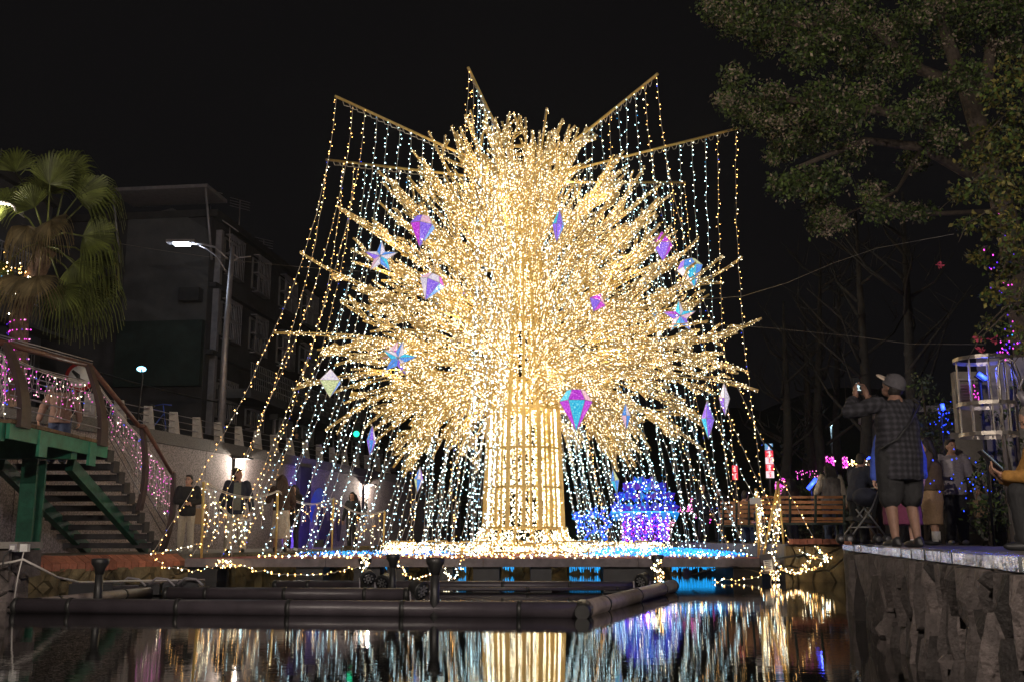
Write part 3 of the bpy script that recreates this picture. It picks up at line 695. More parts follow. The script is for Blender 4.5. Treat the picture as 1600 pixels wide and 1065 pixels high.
def cable(name, pts, label, r=.012, m='wire', cat='cable'):
    mb = MB(); mb.tube(pts, r, 5); return tag(mb.build(name, M[m]), label, cat)
cable('cable', [at(-12, 882, 11.86), at(20, 877, 11.84), at(36, 873, 11.83), at(60, 885, 11.9), at(90, 901, 12.6), at(125, 909, 13.6), at(190, 907, 14.6), at(250, 906, 15.2), at(320, 905, 15.6)], 'pale double cable sagging from the stone pier out over the floating pump boxes', .014)
cable('cable', [at(18, 858, 11.84), at(6, 868, 11.82), at(4, 885, 11.82), at(14, 880, 11.82)], 'black loop of cable under the left electric box on the pier', .01, 'wire_dark')
cable('cable', [at(37, 862, 11.84), at(34, 875, 11.82), at(28, 900, 11.82), at(22, 938, 11.8)], 'pale cable running straight down the stone pier into the water', .008)
# assumed street lamps behind the photographer, added to light the terrace, the pipes and the foliage
for (x, y, z0, h, wt, lab) in ((-4.5, -2.5, 0.0, 6.4, 19000, 'tall street lamp on the near pond edge at the photographer\'s back'), (5.5, -6.0, .7, 6.0, 27000, 'tall street lamp on the terrace at the photographer\'s back')):
    t = thing('street_lamp', lab, 'street lamp', (x, y, z0))
    mb = MB(); mb.tube([(x, y, z0 - .8), (x, y, z0 + h)], [.09, .06], 8); mb.build('pole', M['galv'], t)
    mb = MB(); mb.lathe([(.25, 0), (.22, .08), (.03, .16)], 14, (x, y, z0 + h + .16)); mb.build('hood', M['galv'], t)
    mb = MB(); mb.lathe([(.05, -.1), (.13, -.02), (.14, .1), (.10, .15)], 12, (x, y, z0 + h)); mb.build('lamp_globe', M['lampwarm'], t)
    point('street_light', (x, y, z0 + h - .22), (1, .86, .74), wt, t, .08)
# ------------------------------------------------------------------ floating stage and pipes
ZP = .435
stage = thing('floating_stage', 'grey floating stage on dark blocks that carries the light tree', 'stage', (0, 23.5, 0))
cor = [(-6.22, 20.0), (5.08, 20.0), (4.45, 27.3), (-4.5, 27.3)]
mb = MB(); mb.prism([(x * .996, y + (.02 if y < 21 else 0), 0) for x, y in cor], (0, 0, ZP - .06), (0, 0, ZP)); mb.build('deck', M['carpet'], stage)
xs = [-6.23, -3.55, -.55, 2.4, 5.09]
for i in range(4):
    mb = MB(); mb.span((xs[i] + .006, 19.93, ZP - .16), (xs[i + 1] - .006, 20.015, ZP - .005)); mb.build('edge_beam', M['deck'], stage)
for a, b in ((cor[1], cor[2]), (cor[3], cor[0])):
    mb = MB(); mb.bar((a[0], a[1], ZP - .085), (b[0], b[1], ZP - .085), .07, .15); mb.build('edge_beam', M['deck'], stage)
for px, w in ((320, .56), (486, .52), (575, .5), (620, .35), (690, .45), (760, .5), (845, .4), (980, .95), (1165, .55)):
    c = gnd(px, 902, .06)
    mb = MB(); mb.span((c.x - w / 2, 20.1, -.2), (c.x + w / 2, 20.8, ZP - .165)); mb.build('float_block', M['block'], stage)
mb = MB(); mb.box(at(1134, 880, 20.07), (1.0, .05, .06)); mb.build('brace', M['deck'], stage)

def pipe(name, pts, r, label, rings=0, m='pipe'):
    pts = [Vector(p) for p in pts]
    c = pts[0].lerp(pts[-1], .5); t = thing(name, label, 'pipe', (c.x, c.y, 0), 'floating fountain pipes')
    mb = MB(); mb.tube(pts, r, 14); mb.build('tube', M[m], t)
    for i in range(rings):
        s = (i + .5) / rings; p = pts[0].lerp(pts[-1], s); d = (pts[-1] - pts[0]).normalized()
        mb = MB(); mb.tube([p - d * .025, p + d * .025], r * 1.09, 14); mb.build('coupling', M['pipe_cap'], t)
    for e, q in ((pts[0], pts[1]), (pts[-1], pts[-2])):
        d = (e - q).normalized(); mb = MB(); mb.tube([e - d * .02, e + d * .03, e + d * .06], [r * 1.08, r * 1.08, r * .7], 14); mb.build('end_cap', M['pipe_cap'], t)
    return t
p0 = gnd(28, 946, .07); p1 = gnd(905, 953, .07)
pipe('floating_pipe', [p0, p1], .088, 'longest dark pipe lying across the front of the floating frame', 5)
q1 = gnd(1050, 915, .09)
el = pipe('floating_pipe', [p1 + Vector((.05, .12, 0)), q1], .095, 'dark pipe slanting back from the front corner elbow on the right', 3, 'pipe_pale')
mb = MB(); mb.tube([p1 + Vector((.02, -.16, -.01)), p1 + Vector((.05, .12, 0))], [.075, .11], 12); mb.build('elbow', M['pipe_cap'], el)
a = gnd(262, 926, .07); b = gnd(634, 928, .07); pipe('floating_pipe', [a, b], .085, 'shorter second pipe ending in a round cap behind the front pipe', 3)
a = gnd(432, 913, .08); pipe('floating_pipe', [a, q1 + Vector((0, .05, 0))], .07, 'rear thin pipe running along in front of the stage', 6)
a = gnd(470, 920, .05); b = gnd(1035, 919, .05); pipe('floating_pipe', [a, b], .028, 'thinnest pipe just in front of the rear pipe', 4)
a = gnd(60, 943, .06); b = gnd(255, 921, .06); pipe('floating_pipe', [a, b], .07, 'left pipe slanting back to the pump boxes', 4, 'pipe_pale')
# upright nozzle posts with flared heads
def nozzle(px, py0, py1, D, label):
    c = at(px, py1, D); top = at(px, py0, D)
    t = thing('fountain_post', label, 'post', (c.x, D, 0), 'flared posts standing on the fountain pipes')
    h = top.z; mb = MB(); mb.tube([(c.x, D, -.3), (c.x, D, .18), (c.x, D, h - .16)], [.06, .05, .045], 10); mb.build('stem', M['pipe_cap'], t)
    mb = MB(); mb.lathe([(.045, h - .17), (.06, h - .10), (.095, h - .05), (.10, h), (.085, h + .01)], 12, (c.x, D, 0)); mb.build('flared_head', M['pipe_cap'], t)
nozzle(152, 873, 942, 12.0, 'flared dark post near the stone pier with a slanting stay')
nozzle(613, 866, 922, 14.4, 'flared dark post by the capped end of the second pipe')
nozzle(679, 872, 956, 11.1, 'tallest flared dark post standing on the front pipe')
nozzle(1028, 867, 922, 15.4, 'flared dark post wound with warm lights at the right rear corner')
nozzle(569, 872, 918, 15.3, 'short flared post beside the pair of round pond lamps')
def pondlamp(px, py, D, face, label):
    c = at(px, py, D); t = thing('pond_light', label, 'spotlight', (c.x, D, .1), 'round spotlights on the fountain frame')
    R = Matrix.Rotation(face, 3, 'Z') @ Matrix.Rotation(PI / 2 + .35, 3, 'X')
    mb = MB(); mb.lathe([(.03, -.16), (.09, -.12), (.105, -.02), (.115, 0), (.115, .03), (.095, .03)], 16, c, rot=R); mb.build('housing', M['pipe_cap'], t)
    mb = MB(); mb.lathe([(.092, .018), (.092, .036)], 16, c, rot=R); l = mb.build('lens', M['glass_dark'], t)
    mb = MB(); pts = [c + R @ Vector((.06 * math.cos(a) * q, .06 * math.sin(a) * q, .04)) for q in (1, .45) for a in [2 * PI * i / 8 for i in range(8)]]
    for p in pts: mb.box(p, (.022, .022, .01), R)
    mb.build('led_chip', M['frame_metal'], l)
    mb = MB(); mb.tube([c + Vector((-.12, 0, 0)), c + Vector((-.12, .02, -.16)), c + Vector((.12, .02, -.16)), c + Vector((.12, 0, 0))], .014, 5); mb.build('bracket', M['galv'], t)
pondlamp(575, 902, 15.2, .3, 'left one of the pair of round pond lamps behind the second pipe')
pondlamp(599, 909, 14.9, -.4, 'right one of the pair of round pond lamps, turned away')
pondlamp(657, 921, 12.4, .9, 'round pond lamp beside the tallest flared post, seen from its side')
pondlamp(1003, 907, 15.6, -.7, 'round pond lamp at the right end of the rear pipe')
# pump boxes
pb = thing('pump_float', 'black floating pump boxes with cables in front of the left quay', 'pump', at(225, 915, 15.2))
for (px, py, w, h, d) in ((152, 920, .62, .17, .5), (205, 923, .5, .12, .45), (240, 919, .3, .14, .4), (275, 917, .26, .12, .4), (298, 913, .32, .1, .3)):
    c = at(px, py, 15.2); mb = MB(); mb.box((c.x, 15.2, max(.05, c.z)), (w, d, h)); b = mb.build('box', M['block'], pb)
    mb = MB(); mb.box((c.x, 15.2, max(.05, c.z) + h / 2 + .012), (w * .9, d * .9, .02)); mb.build('lid', M['pipe'], b)
for k in range(3):
    mb = MB(); p = at(188 + 45 * k, 912, 14.9); mb.tube([p, p + Vector((.1, 0, .09)), p + Vector((.25, .02, .07)), p + Vector((.36, 0, -.02))], .016, 6); mb.build('hose', M['galv'], pb)

# ------------------------------------------------------------------ THE LIGHT TREE
TC = at(818, 868, 24.0); TX, TY = TC.x, 24.0
tree = thing('light_tree', 'giant golden light tree wrapped in thousands of warm white lamps on the stage', 'light sculpture', (TX, TY, ZP))
def Z(py, D=24.0): return at(800, py, D).z
z1 = Z(824); z2 = Z(640); ztop = Z(235)
def poly8(r, z, n=8, ph=PI / 8): return [Vector((TX + r * math.cos(2 * PI * i / n + ph), TY + r * math.sin(2 * PI * i / n + ph), z)) for i in range(n)]
# lower trunk cage: eight sides, uprights, rings
def rtr(z): return .97 - .10 * (z - z1) / (z2 - z1) if z > z1 else .97
mb = MB(); rings = [z1, Z(762), Z(702), z2]
for z in rings:
    p = poly8(rtr(z), z)
    for i in range(8): mb.bar(p[i], p[(i + 1) % 8], .05, .055)
for i in range(8):
    lo = poly8(rtr(z1), z1); hi = poly8(rtr(z2), z2); j = (i + 1) % 8
    mb.bar(lo[i], hi[i], .10, .10)
    for s in (.28, .5, .72):
        mb.bar(lo[i].lerp(lo[j], s), hi[i].lerp(hi[j], s),   .055, .055) if s != .5 else mb.bar(lo[i].lerp(lo[j], s), hi[i].lerp(hi[j], s), .085, .06)
mb.build('trunk_frame', M['gold'], tree)
def facepts(n, za, zb, ra, rb, jit=.05, q=0.045):
    P = np.zeros((n, 3)); s = RNG.random(n); k = RNG.integers(0, 8, n); t = np.round(RNG.random(n) * 10) / 10 + RNG.normal(0, q, n)
    a0 = 2 * PI * k / 8 + PI / 8; a1 = a0 + PI / 4; r = (ra + (rb - ra) * s) - np.abs(RNG.normal(0, jit, n))
    P[:, 0] = TX + r * ((1 - t) * np.cos(a0) + t * np.cos(a1)); P[:, 1] = TY + r * ((1 - t) * np.sin(a0) + t * np.sin(a1)); P[:, 2] = za + (zb - za) * s
    return P
bulbs('trunk_lamps', facepts(6400, z1, z2, rtr(z1), rtr(z2), .06), .0105, [M['crown'], M['crown2'], M['cream']], tree, [.45, .4, .15])
# flared skirt
mb = MB(); prof = [(.97, z1 - .01), (1.02, Z(838)), (1.2, Z(850)), (1.5, Z(860)), (1.75, ZP + .08)]
for i in range(16):
    a = 2 * PI * i / 16 + PI / 16; pts = [Vector((TX + r * math.cos(a), TY + r * math.sin(a), z)) for r, z in prof]
    for k in range(4): mb.bar(pts[k], pts[k + 1], .05, .05)
for r, z in (prof[0], prof[2], prof[4]):
    p = poly8(r, z, 16, PI / 16)
    for i in range(16): mb.bar(p[i], p[(i + 1) % 16], .04, .05)
mb.build('skirt_frame', M['gold'], tree)
n = 2000; s = RNG.random(n); rr = np.interp(s, [0, .25, .5, .8, 1], [p[0] for p in prof]); zz = np.interp(s, [0, .25, .5, .8, 1], [p[1] for p in prof]); a = RNG.random(n) * 2 * PI
bulbs('skirt_lamps', np.stack([TX + rr * np.cos(a), TY + rr * np.sin(a), zz], 1) + RNG.normal(0, .03, (n, 3)), .012, [M['crown'], M['crown3'], M['crown2']], tree, [.45, .2, .35])
# low light fence round the foot
mb = MB(); rf = 2.75
for i in range(28):
    a = 2 * PI * i / 28; b = 2 * PI * (i + 1) / 28; A = Vector((TX + rf * 1.1 * math.cos(a), TY + rf * math.sin(a), ZP)); Bq = Vector((TX + rf * 1.1 * math.cos(b), TY + rf * math.sin(b), ZP))
    h = .27 + .05 * math.sin(i * 2.1)
    mb.bar(A, A + Vector((0, 0, h)), .03, .03); mb.bar(A + Vector((0, 0, h)), Bq + Vector((0, 0, h)), .03, .03)
mb.build('foot_fence', M['gold'], tree)
n = 2300; a = RNG.random(n) * 2 * PI; rq = rf + RNG.normal(0, .12, n)
bulbs('foot_lamps', np.stack([TX + 1.1 * rq * np.cos(a), TY + rq * np.sin(a), ZP + .02 + .27 * RNG.random(n)], 1), .0115, [M['crown'], M['crown2'], M['amber'], M['cyan']], tree, [.42, .28, .2, .1])
# tapering column that carries the trunk on into the crown
mb = MB(); lo = poly8(.84, z2); hi = poly8(.42, Z(400))
for i in range(8):
    j = (i + 1) % 8; mb.bar(lo[i], hi[i], .08, .08); mb.bar(lo[i].lerp(lo[j], .5), hi[i].lerp(hi[j], .5), .05, .05)
mb.build('column_frame', M['gold'], tree)
bulbs('column_lamps', facepts(2400, z2, Z(400), .84, .42, .05), .0105, [M['crown'], M['crown2']], tree, [.5, .5])
# upper mast: narrow gold cage from the trunk to the crown top
mb = MB(); zz_ = [z2 + (ztop - z2) * i / 9 for i in range(10)]
def poly4(r, z): return [Vector((TX + sx * r, TY + sy * r, z)) for sx, sy in ((-1, -1), (1, -1), (1, 1), (-1, 1))]
for z in zz_:
    p = poly4(.27, z)
    for i in range(4): mb.bar(p[i], p[(i + 1) % 4], .045, .06)
for i in range(4): mb.bar(poly4(.27, z2 - .1)[i], poly4(.27, ztop)[i], .07, .07)
for x in (-.14, .02, .15): mb.bar((TX + x, TY - .275, z2), (TX + x, TY - .275, ztop - .3), .05, .02)
mb.build('mast', M['gold'], tree)
n = 1400; P = RNG.uniform(-.3, .3, (n, 3)); P[:, 2] = RNG.uniform(z2, ztop, n); P[:, 0] += TX; P[:, 1] += TY - .05
bulbs('mast_lamps', P, .010, [M['crown'], M['crown2']], tree, [.6, .4])

# branches: bowed ladder rails with forks; elevation table = (start height, tip radius, tip height)
EL = [(-40, 3.95, 3.2, 2.3), (-24, 4.05, 4.5, 2.8), (-10, 4.2, 5.25, 4.0), (5, 4.5, 5.65, 5.15), (18, 4.8, 5.2, 6.75), (32, 5.1, 4.55, 7.9), (47, 5.4, 3.85, 9.0), (62, 5.8, 2.85, 9.7), (76, 6.2, 1.75, 10.3), (86, 6.8, .95, 10.55)]
nb = [20, 23, 25, 25, 24, 22, 21, 20, 17, 13]
def branch_curve(p0, p1, p2, p3, n):
    out = []
    for i in range(n + 1):
        t = i / n; u = 1 - t
        out.append(p0 * u ** 3 + p1 * (3 * u * u * t) + p2 * (3 * u * t * t) + p3 * t ** 3)
    return out
rb = random.Random(11); BC = 0
DZ = Z(190) - 10.75
def limbmesh(pts, w0, w1, mb, B, dens, spread):
    """two rails + rungs + zigzag cable along pts; lamps appended to B"""
    k = len(pts)
    lat = []
    for i in range(k):
        d = (pts[min(i + 1, k - 1)] - pts[max(i - 1, 0)]).normalized(); s = d.cross(Vector((0, 0, 1)))
        s = s.normalized() if s.length > .05 else Vector((1, 0, 0)); lat.append((d, s, s.cross(d)))
    W_ = [w0 + (w1 - w0) * i / (k - 1) for i in range(k)]
    for sg in (1, -1):
        mb.tube([pts[i] + lat[i][2] * W_[i] * sg for i in range(k)], .017, 4, 0, False)
    for i in range(k - 1):
        mb.tube([pts[i] + lat[i][2] * W_[i], pts[i] - lat[i][2] * W_[i]], .010, 3, 0, False)
        mb.tube([pts[i] + lat[i][2] * W_[i] + lat[i][1] * .03, pts[i + 1] - lat[i + 1][2] * W_[i + 1] + lat[i + 1][1] * .03], .006, 3, 1, False)
    P = np.array([tuple(p) for p in pts]); seg = np.linalg.norm(np.diff(P, axis=0), axis=1); cum = np.concatenate([[0], np.cumsum(seg)]); Lh = cum[-1]
    n = max(4, int(Lh * dens)); u = RNG.random(n) * Lh
    C = np.stack([np.interp(u, cum, P[:, j]) for j in range(3)], 1); w = np.interp(u, cum, W_)
    up = np.stack([np.interp(u, cum, [l[2][j] for l in lat]) for j in range(3)], 1)
    sd = np.where(RNG.random(n) < .75, np.sign(RNG.random(n) - .5), RNG.uniform(-1, 1, n))
    C = C + up * (w * sd)[:, None] + RNG.normal(0, spread, (n, 3)); B.append(C)
for (e, zb, rt, zt), cnt in zip(EL, nb):
    off = rb.random() * 2 * PI
    for i in range(cnt):
        az = off + 2 * PI * (i + rb.uniform(-.5, .5)) / cnt
        if e < 80 and abs(((az - 1.5 * PI + PI) % (2 * PI)) - PI) < (.30 if e > -20 else .5): az += .5 * (1 if rb.random() < .5 else -1)
        L = rb.uniform(.80, 1.04) if e < 60 else rb.uniform(.9, 1.03); e_ = rb.uniform(-1, 1)
        out = Vector((math.cos(az), math.sin(az), 0)); tang = Vector((-math.sin(az), math.cos(az), 0))
        p0 = Vector((TX, TY, zb + e_ * .35)) + out * (.55 if e < 60 else .22)
        tip = Vector((TX, TY, zb + (zt + DZ - zb) * (.3 + .7 * L) + e_ * .35)) + out * rt * L + tang * rb.uniform(-.35, .35)
        d = tip - p0
        if e >= 32: c1 = p0 + d * .30 + Vector((0, 0, .75)) - out * .45; c2 = p0 + d * .68 + Vector((0, 0, .25)) - out * rb.uniform(-.1, .3) + tang * rb.uniform(-.3, .3)
        elif e >= 0: c1 = p0 + d * .28 + Vector((0, 0, rb.uniform(.5, 1.0))); c2 = p0 + d * .68 + Vector((0, 0, rb.uniform(-.55, .45))) + tang * rb.uniform(-.4, .4)
        else: c1 = p0 + out * 1.2 + Vector((0, 0, .75)); c2 = p0 + d * .72 + Vector((0, 0, .55))
        pts = branch_curve(p0, c1, c2, tip, 13)
        mb = MB(); Bl = []
        limbmesh(pts, .105, .012, mb, Bl, 40, .025)
        nf = rb.randint(4, 7)
        for k in range(nf):                     # forks
            j = rb.randint(4, 11); q = pts[j]; dd = (pts[j + 1] - pts[j]).normalized()
            sd = dd.cross(Vector((rb.uniform(-.5, .5), rb.uniform(-.5, .5), 1))).normalized() * rb.choice((-1, 1)); upv = Vector((0, 0, rb.uniform(-.4, .7)))
            fl = rb.uniform(.7, 1.5) * (1.15 - j / 16); di = (dd * 1.0 + sd * rb.uniform(.3, .95) + upv * .8).normalized()
            fp = [q, q + di * fl * .35 + dd * .05, q + di * fl * .7 + Vector((0, 0, rb.uniform(-.05, .1))), q + di * fl + dd * fl * .12]
            limbmesh(fp, .05, .012, mb, Bl, 40, .02)
            if rb.random() < .6:
                q2 = fp[1]; d2 = (di + Vector((rb.uniform(-.6, .6), rb.uniform(-.6, .6), rb.uniform(-.6, .6)))).normalized()
                limbmesh([q2, q2 + d2 * fl * .25, q2 + d2 * fl * .5], .04, .01, mb, Bl, 40, .018)
        br = mb.build('branch', [M['gold'], M['wire']], tree)
        bulbs('branch_lamps', np.concatenate(Bl), .0086, [M['crown'], M['crown2'], M['crown3']], br, [.55, .25, .20]); BC += 1

# added point lights among the branches, standing in for the light its bulbs throw
for i in range(22):
    a = i * 2.39996; f = (i + .5) / 22; z = 3.4 + 6.2 * f; r = (1.5 + 2.2 * math.sin(PI * min(1, f * 1.05))) * (.75 if i % 2 else 1.0)
    point('crown_glow', (TX + r * math.cos(a), TY + r * math.sin(a), z), (1, .76, .42), 27, tree, .02)

# ------------------------------------------------------------------ spars and hanging light strings
SP = [  # tip px, D ; ground end of the outer string ; description
    ((527, 152, 21.2), (238, 864, 19.75), 'front spar on the stair side'),
    ((733, 109, 19.97), (705, 866, 20.25), 'spar that points at the pond'),
    ((1025, 118, 20.2), (1288, 868, 19.9), 'front spar on the bench side'),
    ((1148, 202, 22.85), (1196, 792, 22.2), 'spar reaching farthest toward the park trees'),
    ((1068, 285, 26.2), (1165, 861, 26.9), 'lowest-looking rear spar on the bench side'),
    ((890, 329, 28.5), (960, 862, 27.1), 'hidden rear spar on the bench side'),
    ((650, 316, 27.8), (640, 866, 27.1), 'hidden rear spar on the stair side'),
    ((513, 250, 24.7), (322, 864, 24.6), 'rear spar on the stair side'),
]
HUB = Z(285)
def string(name, pts, sp, r, mats, w, label, cat, group, parent=None, wr=.0055):
    pts = [Vector(p) for p in pts]
    mb = MB(); mb.tube(pts, wr, 3, 0, False); o = mb.build(name, M['wire'], parent)
    if label: tag(o, label, cat, group)
    P = np.array([tuple(p) for p in pts]); seg = np.linalg.norm(np.diff(P, axis=0), axis=1); cum = np.concatenate([[0], np.cumsum(seg)])
    n = max(3, int(cum[-1] / sp)); u = (np.arange(n) + RNG.uniform(.2, .8, n)) / n * cum[-1]
    C = np.stack([np.interp(u, cum, P[:, j]) for j in range(3)], 1); a = RNG.random(n) * 2 * PI; of = RNG.uniform(.02, .05, n)
    C[:, 0] += np.cos(a) * of; C[:, 1] += np.sin(a) * of; C[:, 2] += RNG.normal(0, .012, n)
    bulbs('lamp_row', C, r, mats, o, w); return o
ORD = ['outermost', 'second', 'third', 'fourth', 'fifth', 'sixth', 'seventh', 'eighth', 'ninth', 'tenth', 'eleventh', 'twelfth', 'thirteenth', 'fourteenth', 'fifteenth', 'sixteenth', 'seventeenth', 'eighteenth']
for si, ((tx, ty, tD), (gx, gy, gD), desc) in enumerate(SP):
    tip = at(tx, ty, tD); g = at(gx, gy, gD)
    if si in (4, 7): pass
    hub = Vector((TX, TY, HUB)); d = (tip - hub)
    inner = hub + d * .06
    mb = MB(); mb.tube([inner, tip + d.normalized() * .06], .032, 8)
    k = 26
    for i in range(k):                         # clip coils under the spar
        s = .1 + .88 * i / k; p = hub.lerp(tip, s)
        mb.tube([p + Vector((0, 0, -.02)), p + Vector((.05, .03, -.10)), p + d.normalized() * .1 + Vector((0, 0, -.12)), p + d.normalized() * .14 + Vector((0, 0, -.02))], .008, 3, 1, False)
    mb.build('spar', [M['gold'], M['wire']], tree)
    ns = 15; gin = Vector((TX, TY, ZP)) + (Vector((g.x, g.y, ZP)) - Vector((TX, TY, ZP))).normalized() * 2.2
    for i in range(ns):
        f = (i + .35) / (ns + .8); a = (tip + d.normalized() * .02).lerp(inner, min(.97, f * 1.0) if i else .0)
        e = Vector((g.x, g.y, max(g.z, ZP + .02))).lerp(gin, min(1, i / (ns - 1)) ** .85)
        sw = random.uniform(-.12, .12)
        e = e + Vector((random.uniform(-.18, .18), random.uniform(-.15, .15), 0)) * (1 if i else 0); e.z = max(e.z if i == 0 else ZP + .03, ZP + .02)
        pts = []
        for q in range(19):
            s = q / 18; h = s ** (1.75 if si in (0, 7) else 1.9)
            pts.append(Vector((a.x + (e.x - a.x) * h + sw * math.sin(PI * s), a.y + (e.y - a.y) * h, a.z + (e.z - a.z) * s)))
        for q in range(1, 18): pts[q] += Vector((random.uniform(-.018, .018), random.uniform(-.018, .018), 0))
        warm = i < 2 or (i == 2 and si in (0, 7)) or (si == 2 and i in (5,))
        string('light_string', pts, .12, .0098, [M['amber'], M['cream'], M['blue']] if warm else [M['cool'], M['cream'], M['cyan']], [.82, .15, .03] if warm else [.78, .17, .05],
               ('%s amber light string hanging from the %s' if warm else '%s cool white light string hanging from the %s') % (ORD[i], desc), 'light string', 'light strings hanging from the spars')

# ------------------------------------------------------------------ iridescent ornaments
def ornament(kind, px, py, D, hpx, wpx, pal, label, tilt=0.0, spin=0.0):
    c = at(px, py, D); h = hpx * D / F; w = wpx * D / F; hh = h / 2; r = w / 2
    t = thing('star_ornament' if kind == 'star' else 'gem_ornament', label, 'ornament', c, 'iridescent ornaments hung on the light tree')
    Rm = Matrix.Rotation(tilt, 3, 'Y'); mb = MB()
    if kind == 'star':
        o = []; R_ = max(hh, r) * 1.08
        for i in range(10):
            a = PI / 2 + i * PI / 5 + .0; q = R_ if i % 2 == 0 else R_ * .40; o.append(Vector((math.cos(a) * q, 0, math.sin(a) * q)))
        for sg in (-1, 1):
            ap = Vector((0, sg * R_ * .28, 0))
            for i in range(10):
                tri = [o[i], o[(i + 1) % 10], ap] if sg > 0 else [o[(i + 1) % 10], o[i], ap]
                mb.add([Rm @ v + c for v in tri], [(0, 1, 2)], pal[(i) % len(pal)])
    else:
        n = 6
        if kind == 'long': prof = [(0, hh), (r, .02 * h), (0, -hh)]
        elif kind == 'oct': prof = [(0, hh), (r, 0.06 * h), (0, -hh)]; n = 4
        else: prof = [(r * .55, hh), (r, hh * .45), (0, -hh)]
        ring = []
        for rr_, z in prof: ring.append([Vector((rr_ * math.cos(2 * PI * i / n + spin), rr_ * math.sin(2 * PI * i / n + spin), z)) for i in range(n)])
        for a, b in zip(ring[:-1], ring[1:]):
            for i in range(n):
                j = (i + 1) % n; f = [a[i], b[i], b[j], a[j]]
                f2 = [f[0]]
                for v in f[1:]:
                    if all((v - q).length > 1e-5 for q in f2): f2.append(v)
                mb.add([Rm @ v + c for v in f2], [tuple(range(len(f2)))], pal[(i + (0 if a is ring[0] else 3)) % len(pal)])
        if prof[0][0] > 0: mb.add([Rm @ v + c for v in ring[0]], [tuple(range(n))], pal[1])
    mb.build('facets', IR, t); ed = set()
    for f_ in mb.f:
        for i in range(len(f_)):
            a_, b_ = mb.v[f_[i]], mb.v[f_[(i + 1) % len(f_)]]; k_ = tuple(sorted((tuple(round(x, 3) for x in a_), tuple(round(x, 3) for x in b_))))
            ed.add(k_)
    me_ = MB()
    for a_, b_ in ed:
        if (Vector(a_) - Vector(b_)).length > .02: me_.tube([a_, b_], .006, 4)
    me_.build('edge_frame', M['wire'], t)
    mb = MB(); mb.tube([c + Rm @ Vector((0, 0, hh)), c + Vector((.01, .1, hh + .35))], .006, 4); mb.build('hanging_wire', M['wire_dark'], t)
OR = [('cut', 659, 363, 20.2, 52, 42, [4, 0, 0, 1, 5, 6, 0, 1, 2], 'large purple cut gem high on the stair side of the crown', .12, .4),
      ('long', 872, 353, 20.0, 58, 20, [1, 1, 2, 3, 1, 2], 'slim violet gem with a cyan facet in front of the upper crown', .1, .2),
      ('oct', 1035, 385, 21.6, 50, 42, [5, 1, 0, 4], 'pink and violet diamond-shaped gem high on the bench side', 0, .5),
      ('cut', 1080, 428, 22.6, 46, 42, [4, 2, 1, 2, 6, 4, 3, 2], 'blue and white cut gem at the bench-side edge of the crown', -.2, .9),
      ('star', 595, 402, 20.6, 52, 52, [2, 4, 1, 5, 4, 2, 3, 4, 2, 4], 'blue and white star high on the stair side', .03),
      ('cut', 672, 450, 20.6, 44, 42, [4, 1, 2, 5, 4, 0], 'pale pink cut gem half inside the branches below the purple gem', .35, .2),
      ('oct', 933, 473, 20.3, 32, 30, [5, 1, 0, 5], 'smallest pink gem near the middle of the crown', .4, .3),
      ('star', 1062, 495, 21.8, 48, 52, [3, 0, 1, 5, 3, 2, 1, 5, 3, 4], 'cyan and pink star on the bench side', -.03),
      ('star', 614, 550, 20.9, 36, 38, [5, 4, 5, 0, 5], 'pink star tucked behind the blue star', .4),
      ('star', 623, 560, 20.5, 54, 44, [2, 4, 3, 2, 2, 1, 4, 2, 3, 4], 'bright blue star on the stair side, mid height', .2),
      ('oct', 516, 598, 21.2, 46, 44, [6, 2, 4, 6, 5], 'pale diamond-shaped gem at the far stair-side branch tip', 0, .9),
      ('cut', 900, 641, 19.8, 64, 52, [0, 1, 0, 3, 0, 5, 0, 3, 0, 5], 'large magenta and cyan cut gem low in front of the trunk', 0, 0.0),
      ('long', 1132, 623, 22.4, 54, 19, [4, 2, 1, 4], 'slim pale blue gem lowest branch tip on the bench side, upper of two', 0, .3),
      ('long', 1106, 655, 21.4, 62, 21, [1, 2, 3, 1], 'slim violet and blue gem below the upper slim pair on the bench side', 0, .1),
      ('long', 580, 688, 20.8, 52, 14, [1, 4, 1, 2], 'slim violet gem under the lowest stair-side branches', .05, .2),
      ('long', 978, 650, 20.6, 44, 16, [4, 1, 5, 2], 'slim pale gem among the low bench-side branches', 0, .5),
      ('long', 654, 749, 20.6, 42, 14, [4, 1, 6, 2], 'slim white and blue gem hanging low before the stair-side strings', .1, .2),
      ('long', 961, 751, 20.6, 40, 15, [6, 4, 3, 2], 'slim white and lime gem hanging low beside the blue mushroom lantern', -.15, .4)]
for a in OR: ornament(*a)

